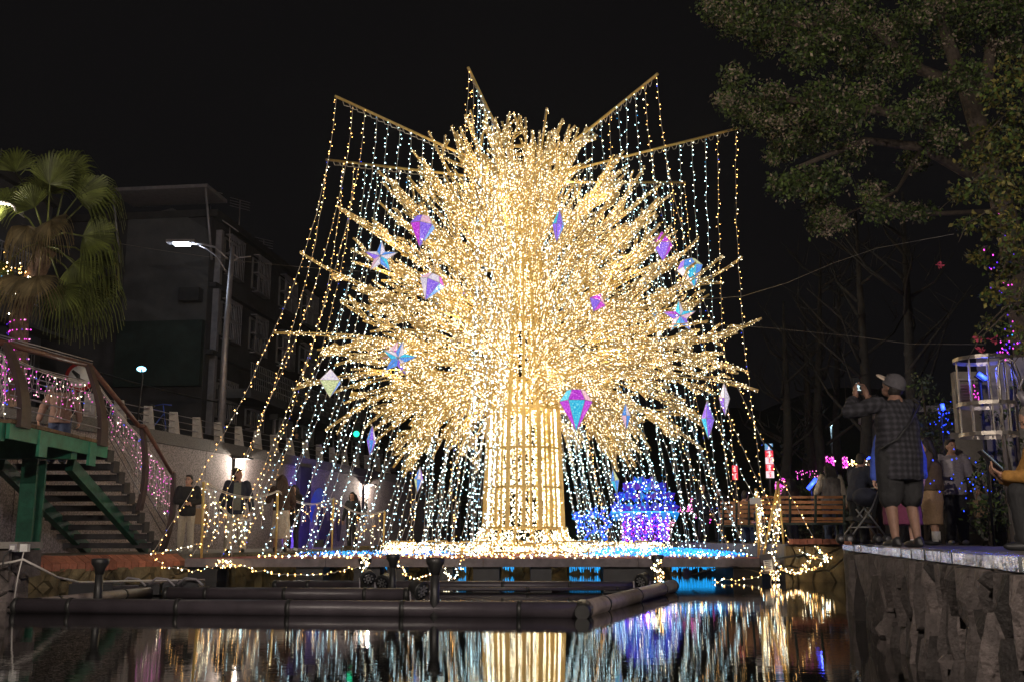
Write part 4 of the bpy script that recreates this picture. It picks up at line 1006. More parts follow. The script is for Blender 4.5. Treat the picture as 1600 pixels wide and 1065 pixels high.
# ------------------------------------------------------------------ garlands, light fence, post bundle
fence = thing('light_fence', 'row of gold posts draped with icicle lights on the stair-side edge of the stage', 'fence', (-5.5, 23, ZP))
fp = [(315, 752, 866, 20.15), (431, 767, 862, 23.3), (518, 778, 864, 26.0), (598, 798, 866, 27.0)]
tops = []
for (px, y0, y1, D) in fp:
    b = at(px, y1, D); b.z = ZP; q = at(px + 3, y0, D); tops.append(q)
    mb = MB(); mb.tube([b, q], .028, 6); mb.build('post', M['gold'], fence)
def icicles(a, b, sag, n, lmin, lmax, mats, w, parent, r=.0105, sp=.13):
    c = arc(a, b, sag, n); segs = MB(); segs.tube(c, .012, 4, 0, False); segs.tube([p + Vector((0, .02, .03)) for p in c], .008, 3, 0, False); C = []
    for i in range(n):
        p = c[i].lerp(c[i + 1], random.random()); l = random.uniform(lmin, lmax); k = 5
        q = [p + Vector((random.uniform(-.03, .03), random.uniform(-.03, .03), -l * j / k)) for j in range(k + 1)]
        segs.tube(q, .0055, 3, 0, False)
        for j in range(int(l / sp) + 1): C.append(q[min(k, int(j * sp / l * k))] + Vector((random.uniform(-.04, .04), random.uniform(-.03, .03), -random.random() * sp)))
    o = segs.build('icicle_cable', M['wire'], parent); bulbs('icicle_lamps', [tuple(x) for x in C], r, mats, o, w)
    return o
WM = [M['amber'], M['cream'], M['cool']]
for a, b in ((tops[0], tops[1]), (tops[1], tops[2]), (tops[2], tops[3])): icicles(a, b, .22, 9, .3, .95, WM, [.5, .35, .15], fence)
icicles(tops[0], at(392, 812, 22), .25, 9, .3, .9, WM, [.5, .35, .15], fence)
def garland(pts, label, sp=.07, r=.011, mats=None, w=None, sub=6, jit=.03):
    P = []
    for i in range(len(pts) - 1):
        for q in range(sub): P.append(Vector(pts[i]).lerp(Vector(pts[i + 1]), q / sub) + Vector((random.uniform(-jit, jit), random.uniform(-jit, jit), random.uniform(-jit, jit))))
    P.append(Vector(pts[-1]))
    return string('light_garland', P, sp, r, mats or [M['amber'], M['cream'], M['cool']], w or [.6, .3, .1], label, 'light garland', 'loose light garlands round the stage', None, .008)
A = at
garland([A(237, 862, 19.6), A(262, 861, 19.7), A(290, 852, 19.9), A(318, 850, 20.1)], 'loose lights from the stair-side quay bricks up to the first gold fence post')
garland([A(240, 870, 19.3), A(258, 884, 19.2), A(300, 893, 19.3), A(335, 884, 19.7), A(345, 876, 19.85)], 'loose lights drooping over the quay bricks beside the stage corner', .09)
garland([A(338, 872, 19.8), A(352, 876, 19.8), A(362, 880, 19.8), A(345, 884, 19.8), A(375, 882, 19.8)], 'small knot of lights under the stage corner', .035)
garland([A(375, 882, 19.8), A(400, 890, 19.8), A(440, 897, 19.8), A(480, 899, 19.8), A(520, 894, 19.8), A(562, 884, 19.8)], 'lights sagging below the stage edge over the floating blocks', .08)
garland([A(618, 872, 19.75), A(632, 895, 19.7), A(655, 905, 19.7), A(680, 893, 19.7), A(684, 876, 19.7)], 'loop of lights hanging from the stage edge behind the tallest flared post', .05)
garland([A(690, 878, 19.7), A(700, 898, 19.7), A(708, 905, 19.7), A(718, 888, 19.7), A(722, 872, 19.75)], 'narrow loop of lights hanging from the stage edge near the trunk', .05)
garland([A(570, 866, 15.25), A(566, 876, 15.2), A(574, 884, 15.2), A(568, 893, 15.25)], 'lights wound on the short flared post', .03)
garland([A(1030, 872, 15.3), A(1022, 885, 15.3), A(1036, 895, 15.3), A(1026, 905, 15.35), A(1038, 916, 15.4)], 'lights wound on the rear corner flared post', .03)
garland([A(1110, 907, 19.7), A(1150, 905, 19.7), A(1185, 899, 19.7), A(1200, 885, 19.7)], 'lights hanging low under the bench-side stage corner', .07)
garland([A(1205, 860, 19.8), A(1212, 880, 19.7), A(1240, 896, 19.6), A(1270, 890, 19.6), A(1292, 872, 19.7), A(1275, 852, 19.85)], 'longest lights looping from the control box along the bench-side bank', .035)
garland([A(1215, 892, 19.65), A(1245, 893, 19.6), A(1262, 880, 19.7), A(1274, 866, 19.8)], 'second loop of lights along the bench-side bank', .045)
garland([A(1208, 890, 19.7), A(1206, 902, 19.7), A(1214, 906, 19.7), A(1216, 893, 19.7)], 'short tangle of lights under the control box', .03)
garland([A(1246, 858, 19.9), A(1290, 874, 19.7), A(1300, 868, 19.8)], 'lights lying on the bank bricks below the bench', .06)
garland([A(400 + 55 * i, 867.5 + (i % 2) * 1.2, 20.02) for i in range(15)], 'single row of lights laid along the whole front edge of the stage', .11, .02)
lp = thing('light_post', 'gold tripod post bundled with light strings at the bench-side stage corner', 'light post', at(1200, 868, 20.4))
apex = at(1216, 752, 20.3)
for q in (at(1192, 868, 20.2), at(1226, 862, 20.6), at(1206, 862, 21.2)):
    q.z = ZP; mb = MB(); mb.tube([q, apex], .022, 6); mb.build('leg', M['gold'], lp)
mb = MB(); q = at(1186, 868, 20.3); q.z = ZP; mb.tube([q, at(1181, 762, 20.3)], .028, 6); mb.build('upright', M['gold'], lp)
mb = MB(); mb.box(at(1181, 782, 20.2), (.23, .03, .12)); mb.build('white_card', M['white'], lp)
for i in range(15):
    x = random.uniform(1184, 1200) if i % 2 else random.uniform(1196, 1222)
    a = at(random.uniform(1180, 1190) if i % 2 else random.uniform(1211, 1219), random.uniform(762, 800), 20.3 + random.uniform(-.15, .15)); b = at(x, random.uniform(845, 868), 20.3 + random.uniform(-.3, .3))
    string('bundled_string', [a, a.lerp(b, .5) + Vector((random.uniform(-.06, .06), 0, 0)), b], .12, .0105, WM, [.5, .35, .15], None, None, None, lp)
string('bundled_string', [at(1181, 850, 20.2), at(1190, 800, 20.2), at(1183, 765, 20.2)], .05, .011, WM, [.6, .3, .1], None, None, None, lp)
cb = thing('control_box', 'dark control box with a pale printed label hanging at the stage corner', 'box', at(1199, 896, 19.85))
c = at(1199, 880, 19.85); R = Matrix.Rotation(-.1, 3, 'Y')
mb = MB(); mb.box(c, (.26, .10, .36), R); mb.build('case', M['pipe'], cb)
mb = MB(); mb.box(c + Vector((0, -.053, -.03)), (.16, .006, .2), R); lb = mb.build('printed_label', M['white'], cb)
mb = MB()
for i in range(5): mb.box(c + Vector((-.002 * i, -.058, .05 - .035 * i)), (.13 - .02 * (i % 3), .004, .014), R)
mb.build('label_print', M['black'], lb)
cable('cable', [at(1208, 890, 19.7), at(1204, 910, 19.7), at(1210, 916, 19.7), at(1214, 900, 19.7), at(1212, 890, 19.7)], 'violet-white cable loop dangling under the control box', .012)
cable('cable', [at(1214, 872, 19.8), at(1250, 866, 19.9), at(1275, 860, 19.95)], 'dark strap running from the control box to the bank', .02, 'wire_dark')
cable('cable', [at(1080, 898, 19.7), at(1110, 888, 19.7), at(1150, 884, 19.75), at(1185, 893, 19.75)], 'black cable bowed under the bench-side stage edge', .012, 'wire_dark')

# cyan lamps spread on the stage floor and curtains hung on the bank behind
n = 3400; P = np.stack([RNG.uniform(1.6, 4.75, n), RNG.uniform(20.3, 26.8, n), np.zeros(n)], 1); P[:, 2] = ZP + .02 + .16 * RNG.random(n) * (1 - ((P[:, 0] - 3.2) / 1.9) ** 2).clip(0, 1)
P = P[(P[:, 0] < 4.9 - .09 * (P[:, 1] - 20)) & (P[:, 1] > 20.3 + 1.2 * np.abs(P[:, 0] - 3.4) ** 1.3 * .5)]
tag(bulbs('floor_lights', P, .016, [M['cyan'], M['cool'], M['blue']], None, [.8, .03, .17]), 'bed of cyan lights spread over the bench-side floor of the stage', 'ground lights')
n = 700; P = np.stack([RNG.uniform(-4.5, -1.2, n), RNG.uniform(21, 26.5, n), ZP + .02 + .07 * RNG.random(n)], 1); P = P[P[:, 0] > -4.5 + .0 * P[:, 1]]
tag(bulbs('floor_lights', P, .011, [M['cyan'], M['cream'], M['blue']], None, [.75, .08, .17]), 'sparse cyan lights on the stair-side floor of the stage', 'ground lights')
for (x0, x1, lab, k) in ((890, 938, 'wide cyan light curtain under the stage near the trunk', 11), (1050, 1118, 'widest cyan light curtain under the bench-side end of the stage', 15), (786, 803, 'narrow cyan light curtain under the stage below the trunk', 4), (714, 728, 'narrowest cyan light strip under the stage', 3), (596, 612, 'cyan light strip under the stage by the pond lamps', 3)):
    D = 24.2; a = at(x0, 892, D); b = at(x1, 892, D)
    t = thing('light_curtain', lab, 'light curtain', (a.x, D, .0), 'cyan light curtains under the stage')
    mb = MB(); mb.tube([(a.x, D, ZP - .075), (b.x, D, ZP - .075)], .012, 5); mb.build('top_cable', M['wire_dark'], t)
    for i in range(k):
        x = a.x + (b.x - a.x) * (i + .5) / k; l = random.uniform(.26, .35); mb = MB()
        for j in range(3): mb.tube([(x + (j - 1) * .026, D + .02 * j, ZP - .075), (x + (j - 1) * .026, D + .02 * j, ZP - .075 - l * random.uniform(.6, 1))], .0065, 4)
        mb.build('light_strand', M['cyan'], t)
# ------------------------------------------------------------------ blue mushroom lantern and figures behind the stage
mc = at(1009, 858, 28.6); mc.z = .70
mu = thing('mushroom_lantern', 'blue and violet mushroom-shaped lantern with a faceted dome, behind the stage', 'lantern', mc)
s_ = 28.6 / F; R_ = 34 * s_; zt = at(1009, 800, 28.6).z
mb = MB(); mb.lathe([(R_, .70), (R_, zt)], 24, (mc.x, mc.y, 0)); M['purple_cloth'] = cloth('violet_cloth', (.03, .01, .15)); mb.build('stalk', M['purple_cloth'], mu)
n = 2600; a = RNG.random(n) * 2 * PI; r = R_ + .02
bulbs('stalk_lamps', np.stack([mc.x + r * np.cos(a), mc.y + r * np.sin(a), RNG.uniform(.72, zt, n)], 1), .016, [M['violet'], M['magenta'], M['blue'], M['cream']], mu, [.66, .13, .19, .02])
for k in range(7):
    a = PI + PI * (k + .5) / 7; string('stalk_string', [(mc.x + (R_ + .06) * math.cos(a), mc.y + (R_ + .06) * math.sin(a), zt), (mc.x + (R_ + .08) * math.cos(a + .05), mc.y + (R_ + .08) * math.sin(a + .05), .75)], .09, .014, [M['cream'], M['pink']], [.7, .3], None, None, None, mu)
G_ = [glow('lit_facet_blue', (.01, .04, 1), .55, .7, base=.3), glow('lit_facet_cyan', (.02, .35, 1), .6, .7, base=.3), glow('lit_facet_violet', (.2, .02, .9), .4, .7, base=.3)]
for ring, (el, cnt) in enumerate(((8, 14), (30, 12), (52, 9), (74, 5))):
    for k in range(cnt):
        a = 2 * PI * (k + .5 * (ring % 2)) / cnt; e = math.radians(el); RR = 44 * s_; HH = 46 * s_
        d = Vector((math.cos(a) * math.cos(e), math.sin(a) * math.cos(e), math.sin(e))); p = Vector((mc.x, mc.y, zt + .02)) + Vector((d.x * RR, d.y * RR, d.z * HH))
        q = d.to_track_quat('Z', 'Y').to_matrix(); mb = MB(); w = .15
        vs = [p + q @ Vector(v) for v in ((w, 0, 0), (0, w, 0), (-w, 0, 0), (0, -w, 0), (0, 0, .2), (0, 0, -.05))]
        for i, f in enumerate([(0, 1, 4), (1, 2, 4), (2, 3, 4), (3, 0, 4), (1, 0, 5), (2, 1, 5), (3, 2, 5), (0, 3, 5)]): mb.add([vs[j] for j in f], [(0, 1, 2)], random.choice([0, 0, 1, 2]))
        mb.build('dome_facet', G_, mu)
mb = MB(); mb.tube([(mc.x + 50 * s_ * math.cos(a), mc.y + 50 * s_ * math.sin(a), zt) for a in [2 * PI * i / 20 for i in range(21)]], .02, 5); mb.build('rim_tube', M['cyan'], mu)
for k in range(12):
    a = 2 * PI * k / 12; p = Vector((mc.x + 48 * s_ * math.cos(a), mc.y + 48 * s_ * math.sin(a), zt)); t_ = Vector((-math.sin(a), math.cos(a), 0)); o_ = Vector((math.cos(a), math.sin(a), 0))
    mb = MB(); mb.add([p - t_ * .12 - o_ * .08, p + t_ * .12 - o_ * .08, p + o_ * .10, p + Vector((0, 0, -.24))], [(0, 1, 3), (1, 2, 3), (2, 0, 3), (0, 2, 1)], 1); mb.build('rim_pendant', G_, mu)
P = RNG.normal(size=(200, 3)); P[:, 2] = np.abs(P[:, 2]); P /= np.linalg.norm(P, axis=1)[:, None]
bulbs('dome_lamps', np.array([mc.x, mc.y, zt + .02]) + P * np.array([48 * s_, 48 * s_, 50 * s_]), .02, [M['blue'], M['cyan'], M['cream']], mu, [.6, .3, .1])
point('lantern_glow', (mc.x - .1, mc.y - R_ - .25, 1.2), (.2, .08, 1), 10, mu, .05)

# blue wire light figure
c = at(928, 838, 30.0); c.z = .70
fg = thing('light_figure', 'blue wire light figure like a plumed bird between the trunk and the mushroom lantern', 'light figure', c)
def q(px, py): return at(px, py, 30.0)
mb = MB(); C = []
body = [[(905, 812), (915, 806), (930, 804), (945, 810), (950, 822), (940, 830), (922, 830), (910, 822), (905, 812)], [(897, 807), (905, 812)], [(897, 807), (900, 802), (906, 806)], [(920, 830), (916, 842)], [(940, 830), (946, 842)], [(925, 804), (922, 795)], [(930, 804), (932, 792)], [(938, 806), (945, 794)], [(950, 815), (958, 795)], [(953, 822), (960, 800)], [(912, 815), (945, 824)], [(920, 808), (932, 829)], [(905, 820), (902, 830)]]
for pl_ in body:
    for off in (-.12, .12):
        pts = [q(*p) + Vector((0, off, 0)) for p in pl_]; mb.tube(pts, .012, 4)
        for i in range(len(pts) - 1):
            for k in range(10): C.append(tuple(pts[i].lerp(pts[i + 1], random.random()) + Vector((random.gauss(0, .03), random.gauss(0, .05), random.gauss(0, .03)))))
mb.build('frame', M['bench_iron'], fg); bulbs('frame_lamps', C, .022, [M['blue'], M['cyan']], fg, [.75, .25])
# pink light frame
c = at(1075, 850, 31.0); c.z = .7
fg = thing('pink_light_display', 'pink outlined light frame with hanging drops behind the mushroom lantern', 'light frame', c)
mb = MB(); C = []
for pl_ in ([(1052, 802), (1068, 796), (1106, 796), (1106, 812)], [(1055, 800), (1048, 815), (1042, 828)], [(1076, 797), (1076, 790), (1086, 776)], [(1090, 797), (1090, 808)], [(1064, 797), (1064, 850)], [(1106, 800), (1106, 850)]):
    pts = [at(x, y, 31.0) for x, y in pl_]; mb.tube(pts, .014, 4)
    if pl_[-1][1] < 840:
        for i in range(len(pts) - 1):
            for k in range(16): C.append(tuple(pts[i].lerp(pts[i + 1], random.random()) + Vector((random.gauss(0, .04), 0, random.gauss(0, .04)))))
mb.build('frame', M['bench_iron'], fg); bulbs('frame_lamps', C, .018, [M['pink'], M['magenta']], fg, [.7, .3])

# vertical lit signs far off
def vsign(px, py0, py1, wpx, D, label, cols):
    a = at(px, py0, D); b = at(px, py1, D); w = wpx * D / F
    t = thing('street_sign', label, 'sign', (a.x, D, .7), 'lit upright signs beyond the park')
    mb = MB(); mb.box((a.x, D + .09, (a.z + b.z) / 2), (w, .16, a.z - b.z)); mb.build('case', M['black'], t)
    n = len(cols); h = (a.z - b.z) / n
    for i, cc in enumerate(cols):
        z = a.z - h * (i + .5); mb = MB(); mb.box((a.x, D, z), (w * .94, .02, h * .96)); p = mb.build('lit_panel', M[cc], t)
        mb = MB(); rr = random.Random(px + i)
        for k in range(5): mb.box((a.x + rr.uniform(-.16, .16) * w, D - .018, z + (k - 2) * h * .17), (w * rr.uniform(.25, .5), .012, h * .07))
        mb.box((a.x, D - .018, z), (w * .09, .012, h * .7)); mb.build('stroke', M['sign_white' if cc != 'sign_white' else 'sign_red'], p)
    mb = MB(); mb.tube([(a.x, D + .1, .7), (a.x, D + .1, b.z)], .05, 6); mb.build('pole', M['galv'], t)
M['sign_red'] = glow('lit_red_sign', (.9, .04, .07), 1.0, 0); M['sign_white'] = glow('lit_white_sign', (1, .85, .9), 1.1, 0); M['sign_blue'] = glow('lit_blue_sign', (.2, .5, .85), .7, 0)
vsign(1148, 726, 749, 9, 48, 'small red lit upright sign with white characters beside the outer light strings', ['sign_red', 'sign_red'])
vsign(1201, 692, 746, 13, 46, 'tall upright sign with a pale blue top and red and white lit panels', ['sign_blue', 'sign_red', 'sign_white', 'sign_red', 'sign_white'])

# blue tube lamps
def tube_lamp(px, py, D, L, tilt, label, watts, base=None):
    c = at(px, py, D); d = Vector((math.cos(tilt), 0, math.sin(tilt)))
    t = thing('tube_light', label, 'lamp', (c.x, D, .7), 'blue tube floodlights')
    mb = MB(); mb.tube([c - d * L / 2, c + d * L / 2], .035 * D / 18, 8); mb.build('tube', M['tube_blue'], t)
    mb = MB(); mb.bar(c - d * L * .5 + Vector((0, .06, 0)), c + d * L * .5 + Vector((0, .06, 0)), .06, .09); mb.build('housing', M['black'], t)
    mb = MB(); mb.tube([(c.x, D + .1, .7), (c.x, D + .08, c.z)], .02, 5); mb.build('stake', M['black'], t)
    point('tube_glow', (c.x, D - .12, c.z), (.06, .10, 1), watts, t, .05)
tube_lamp(1269, 755, 26, .34, .85, 'tilted blue tube light in the dark bed behind the bench', 10)
tube_lamp(1360, 718, 24, .16, -.8, 'short blue tube light seen just beside the photographer', 8)
tube_lamp(1473, 635, 19, .12, 1.7, 'upright blue tube light high in the hedge near the cage ladder', 8)
tube_lamp(1535, 587, 14.6, .14, -.65, 'blue tube light inside the steel cage', 12)
# assumed blue floodlight out of view, added to light the plaza floor blue
t = thing('floodlight', 'assumed blue floodlight on a short pole beside the crouching man', 'floodlight', (7.3, 12.2, .70))
mb = MB(); mb.tube([(7.3, 12.2, .7), (7.3, 12.2, 2.3)], .03, 6); mb.build('pole', M['black'], t)
mb = MB(); mb.box((7.3, 12.2, 2.3), (.12, .22, .18)); mb.build('housing', M['black'], t)
mb = MB(); mb.box((7.23, 12.2, 2.3), (.015, .18, .14)); mb.build('lens', M['tube_blue'], t)
point('assumed_flood_glow', (7.15, 12.2, 2.25), (.05, .06, 1), 110, t, .06, 110, (5.0, 12.4, .7))
# assumed violet floodlight, added to wash the retaining wall
t = thing('floodlight', 'assumed violet floodlight on the quay washing the far wall and mural', 'floodlight', (-6.2, 33.5, .5))
mb = MB(); mb.box((-6.2, 33.5, .66), (.3, .2, .24)); mb.build('housing', M['black'], t)
mb = MB(); mb.box((-6.32, 33.55, .68), (.04, .16, .18)); mb.build('lens', M['tube_blue'], t)
point('assumed_flood_glow', (-6.4, 33.6, .8), (.16, .08, 1), 420, t, .06, 120, (-7.2, 37, 2.0))

# ------------------------------------------------------------------ benches
def bench(x0, x1, y, zb, label, name='park_bench', rz=0):
    c = Vector(((x0 + x1) / 2, y, zb)); t = thing(name, label, 'bench', c)
    for i, (dy, z) in enumerate(((.0, .93), (.02, .83), (.05, .73), (.07, .63), (.10, .50))):
        mb = MB(); h = (.05, .06, .07, .07, .06)[i]; mb.box((c.x, y + dy, zb + z), (x1 - x0, .04, h)); mb.build('back_slat', M['orange_slat'], t)
    for i in range(5):
        mb = MB(); mb.box((c.x, y + .16 + .09 * i, zb + .44), (x1 - x0, .075, .035)); mb.build('seat_slat', M['orange_slat'], t)
    for x in (x0 + .06, x0 + (x1 - x0) * .37, x0 + (x1 - x0) * .66, x1 - .03):
        mb = MB(); mb.tube([(x, y - .035, zb + .97), (x, y - .01, zb + .8), (x, y + .045, zb + .5), (x, y + .09, zb + .40), (x, y + .55, zb + .41)], .026, 6)
        if x in (x0 + .06, x1 - .03): mb.tube([(x, y + .09, zb + .42), (x, y + .03, zb)], .03, 6); mb.tube([(x, y + .5, zb + .42), (x, y + .56, zb)], .03, 6); mb.tube([(x, y + .02, zb + .68), (x, y + .3, zb + .68), (x, y + .52, zb + .62), (x, y + .52, zb + .42)], .024, 6)
        mb.build('frame', M['bench_iron'], t)
    mb = MB(); mb.bar((x0, y + .08, zb + .40), (x1, y + .08, zb + .40), .04, .05); mb.build('rail', M['bench_iron'], t)
    return t
bl = at(1186, 850, 21.0); br = at(1325, 850, 21.0)
bench(bl.x, br.x, 21.0, .70, 'orange slatted park bench with dark green iron frame, its back to the pond')
bl = at(1128, 850, 24.2)
bench(bl.x, bl.x + 1.0, 24.2, .70, 'dark bench end with curved iron armrest behind the light post')

# ------------------------------------------------------------------ people
def remesh(mb, vox, it=3):
    me = bpy.data.meshes.new('tmp'); me.from_pydata([tuple(v) for v in mb.v], [], mb.f); me.update()
    o = bpy.data.objects.new('tmp', me); COL.objects.link(o)
    m = o.modifiers.new('r', 'REMESH'); m.mode = 'VOXEL'; m.voxel_size = vox
    if it: s = o.modifiers.new('s', 'SMOOTH'); s.factor = .5; s.iterations = it
    dg = bpy.context.evaluated_depsgraph_get(); ev = o.evaluated_get(dg); m2 = ev.to_mesh()
    v = [tuple(x.co) for x in m2.vertices]; f = [tuple(p.vertices) for p in m2.polygons]
    ev.to_mesh_clear(); bpy.data.objects.remove(o); bpy.data.meshes.remove(me)
    return v, f
from mathutils import noise as NZ
def crumple(v, seed, amt=.011):
    o = Vector((seed * 3.1, seed * 1.7, seed)); out = []
    for p in v:
        p = Vector(p); q = Vector((p.x * 9, p.y * 9, p.z * 6)) + o
        out.append(tuple(p + NZ.noise_vector(q) * amt + NZ.noise_vector(q * 2.7) * amt * .5))
    return out
def limb(mb, pts, rs, n=10):
    """tapered limb with round joints"""
    for i in range(len(pts) - 1):
        a = Vector(pts[i]); b = Vector(pts[i + 1]); mb.tube([a, a.lerp(b, .3), a.lerp(b, .7), b], [rs[i], rs[i] * .72 + rs[i + 1] * .32, rs[i] * .3 + rs[i + 1] * .72, rs[i + 1]], n)
    for p, r in zip(pts, rs): mb.ell(p, (r, r, r), 0, n, 6)
def torso(mb, rows, n=16):
    vs = []; k = len(rows)
    for (z, rx, ry, x, y) in rows:
        for j in range(n):
            a = 2 * PI * j / n; c, s = math.cos(a), math.sin(a)
            vs.append((x + rx * math.copysign(abs(c) ** .8, c), y + ry * math.copysign(abs(s) ** .8, s), z))
    fs = [(i * n + j, i * n + (j + 1) % n, (i + 1) * n + (j + 1) % n, (i + 1) * n + j) for i in range(k - 1) for j in range(n)]
    fs += [tuple(reversed(range(n))), tuple((k - 1) * n + j for j in range(n))]
    mb.add(vs, fs)
def hand(mb, wrist, d, palm_n, curl=.5, s=1.0, side=1):
    """palm, four unequal bent fingers and a thumb from the palm's side"""
    d = Vector(d).normalized(); nrm = Vector(palm_n); nrm = (nrm - d * nrm.dot(d)).normalized(); sd = d.cross(nrm) * side
    w = Vector(wrist); R = Matrix((sd, nrm, d)).transposed()
    mb.ell(w + d * .045 * s, (.040 * s, .017 * s, .055 * s), 0, 10, 8, R); mb.tube([w - d * .03, w + d * .03], [.026 * s, .028 * s], 8)
    for i, (o, L) in enumerate(((-.028, .072), (-.010, .082), (.010, .077), (.027, .060))):
        a = w + d * .085 * s + sd * o * s; b = a + (d * math.cos(curl) + nrm * math.sin(curl)) * L * .5 * s; c = b + (d * math.cos(curl * 2.1) + nrm * math.sin(curl * 2.1)) * L * .5 * s
        limb(mb, [a - d * .02 * s, a, b, c], [.009 * s, .0095 * s, .0085 * s, .007 * s], 6)
    a = w + d * .03 * s - sd * .035 * s; b = a + (d * .7 - sd * .6 + nrm * .35).normalized() * .038 * s; c = b + (d * .9 + nrm * .45).normalized() * .03 * s
    limb(mb, [a, b, c], [.013 * s, .011 * s, .008 * s], 6)

DEF = dict(el=((-.27, .02, 1.12), (.27, .02, 1.12)), wr=((-.30, .08, .86), (.30, .08, .86)), hd=((0, .1, -1), (0, .1, -1)), pn=((1, 0, 0), (-1, 0, 0)),
           kn=((-.10, .02, .50), (.10, .02, .50)), an=((-.11, -.02, .09), (.11, -.02, .09)), curl=(.5, .5))
def person(label, loc, yaw, h=1.7, top='c_black', bottom='c_beige', skirt=None, hair='hair', hairlen=0, skin='skin', head=(0, 0), pose=None, build=1.0, loose=1.0, sleeve=True, shorts=False, jacket_len=.80, shoes='white', vox=.016, cap=False, glasses=False, inner=None, seat=False, vest=None, lean=0.0, group=None, handvox=.0045, bare_legs=False):
    P = dict(DEF); P.update(pose or {}); k = h / 1.7
    t = thing('person', label, 'person', loc, group, yaw); t.scale = (k, k, k)
    V = lambda p: Vector(p)
    def ln(p):                                         # lean the upper body forward
        p = Vector(p); f = max(0, p.z - .95); return Vector((p.x, p.y + f * lean, p.z - f * abs(lean) * .25))
    bw = build; hip = .95 if not seat else .95
    hx = .105 * (1 + (bw - 1) * .6)
    sh = [ln((-.185 * (1 + (bw - 1) * .7), 0, 1.40)), ln((.185 * (1 + (bw - 1) * .7), 0, 1.40))]
    hipj = [V((-hx, 0, .90)), V((hx, 0, .90))]
    hc = ln((0, .03, 1.585)); HR = Matrix.Rotation(head[0], 3, 'Z') @ Matrix.Rotation(head[1], 3, 'X')
    # -- body: one remeshed skin
    mb = MB()
    rows = [(.84, .13, .10), (.92, .165 * bw, .115 * bw), (1.0, .15 * bw, .11 * bw), (1.1, .135 * bw, .10 * bw), (1.25, .155 * bw, .105 * bw), (1.36, .165, .10), (1.43, .10, .075), (1.48, .055, .055)]
    RW = []
    for z, rx, ry in rows: p = ln((0, 0, z)); RW.append((p.z, rx, ry, p.x, p.y))
    torso(mb, RW)
    limb(mb, [ln((0, .0, 1.42)), hc + Vector((0, -.02, -.06))], [.058, .052])
    nk = hc + HR @ Vector((0, 0, .015))
    mb.ell(nk, (.073, .092, .108), 0, 14, 10, HR); mb.ell(hc + HR @ Vector((0, .03, -.055)), (.055, .062, .058), 0, 12, 8, HR)
    mb.ell(hc + HR @ Vector((0, .098, -.008)), (.013, .02, .024), 0, 8, 6, HR); mb.ell(hc + HR @ Vector((0, .085, .028)), (.035, .012, .01), 0, 8, 6, HR)
    for s in (-1, 1): mb.ell(hc + HR @ Vector((s * .076, -.005, -.002)), (.012, .022, .032), 0, 8, 6, HR)
    wr = [ln(p) if not pose or 'abs' not in pose else V(p) for p in P['wr']]; el = [ln(p) if not pose or 'abs' not in pose else V(p) for p in P['el']]
    for i in (0, 1):
        limb(mb, [sh[i], el[i], wr[i]], [.05, .038, .027])
        limb(mb, [hipj[i], V(P['kn'][i]), V(P['an'][i])], [.085 * bw, .055 * bw, .037])
        limb(mb, [V(P['an'][i]) + Vector((0, -.01, -.05)), V(P['an'][i]) + Vector((0, .11, -.06))], [.033, .026])
    v, f = remesh(mb, vox, 2)
    bd = MB(); bd.add(v, f, 0, True)
    hb = MB()
    for i in (0, 1): hand(hb, wr[i], P['hd'][i], P['pn'][i], P['curl'][i], 1.0, 1 if i else -1)
    v, f = remesh(hb, handvox, 1); bd.add(v, f, 0, True)
    for s in (-1, 1):
        bd.ell(hc + HR @ Vector((s * .031, .083, .012)), (.013, .008, .0065), 1, 8, 6, HR); bd.ell(hc + HR @ Vector((s * .031, .088, .035)), (.02, .006, .004), 1, 8, 4, HR)
    bd.ell(hc + HR @ Vector((0, .086, -.052)), (.022, .010, .008), 2, 8, 6, HR)
    bd.build('body', [M[skin], M['eye'], M['lip']], t, world=False)
    # -- top
    mb = MB(); e = .018 * loose
    rows = [(jacket_len, .175 * bw + e, .125 * bw + e), (.92, .178 * bw + e, .128 * bw + e), (1.08, .16 * bw + e, .118 * bw + e), (1.25, .17 * bw + e, .118 * bw + e), (1.37, .175 + e, .105 + e * .5), (1.43, .12, .08), (1.46, .066, .066)]
    RW = []
    for z, rx, ry in rows: p = ln((0, 0, z)); RW.append((p.z, rx, ry, p.x, p.y))
    torso(mb, RW)
    if sleeve:
        for i in (0, 1):
            cuff = el[i].lerp(wr[i], .9 if sleeve is True else sleeve); limb(mb, [sh[i], el[i], cuff], [.064 + e * .8, .050 + e, .036 + e])
    v, f = remesh(mb, vox, 3); v = crumple(v, len(label)); j = MB(); j.add(v, f, 0, True); tm = [M[top]]
    j.build('jacket' if sleeve else 'vest', tm, t, world=False)
    if inner:
        mb = MB(); a = ln((0, 0, 1.44)); b = ln((0, 0, .9)); y = .128 * bw + e + .006
        mb.prism([(-.07, 0, 1.42), (.07, 0, 1.42), (.085, 0, .86), (-.085, 0, .86)], (0, y - .03 + .02, 0), (0, y + .012, 0)); mb.build('shirt_front', M[inner], t, world=False)
    if vest:
        mb = MB(); torso(mb, [(z, rx + .02, ry + .02, x, y) for (z, rx, ry, x, y) in RW[:-2]] + [(RW[-1][0], .09, .085, RW[-1][3], RW[-1][4])]); v, f = remesh(mb, vox, 3); v = crumple(v, len(label)); j = MB(); j.add(v, f, 0, True); j.build('vest', M[vest], t, world=False)
    # -- bottoms
    mb = MB()
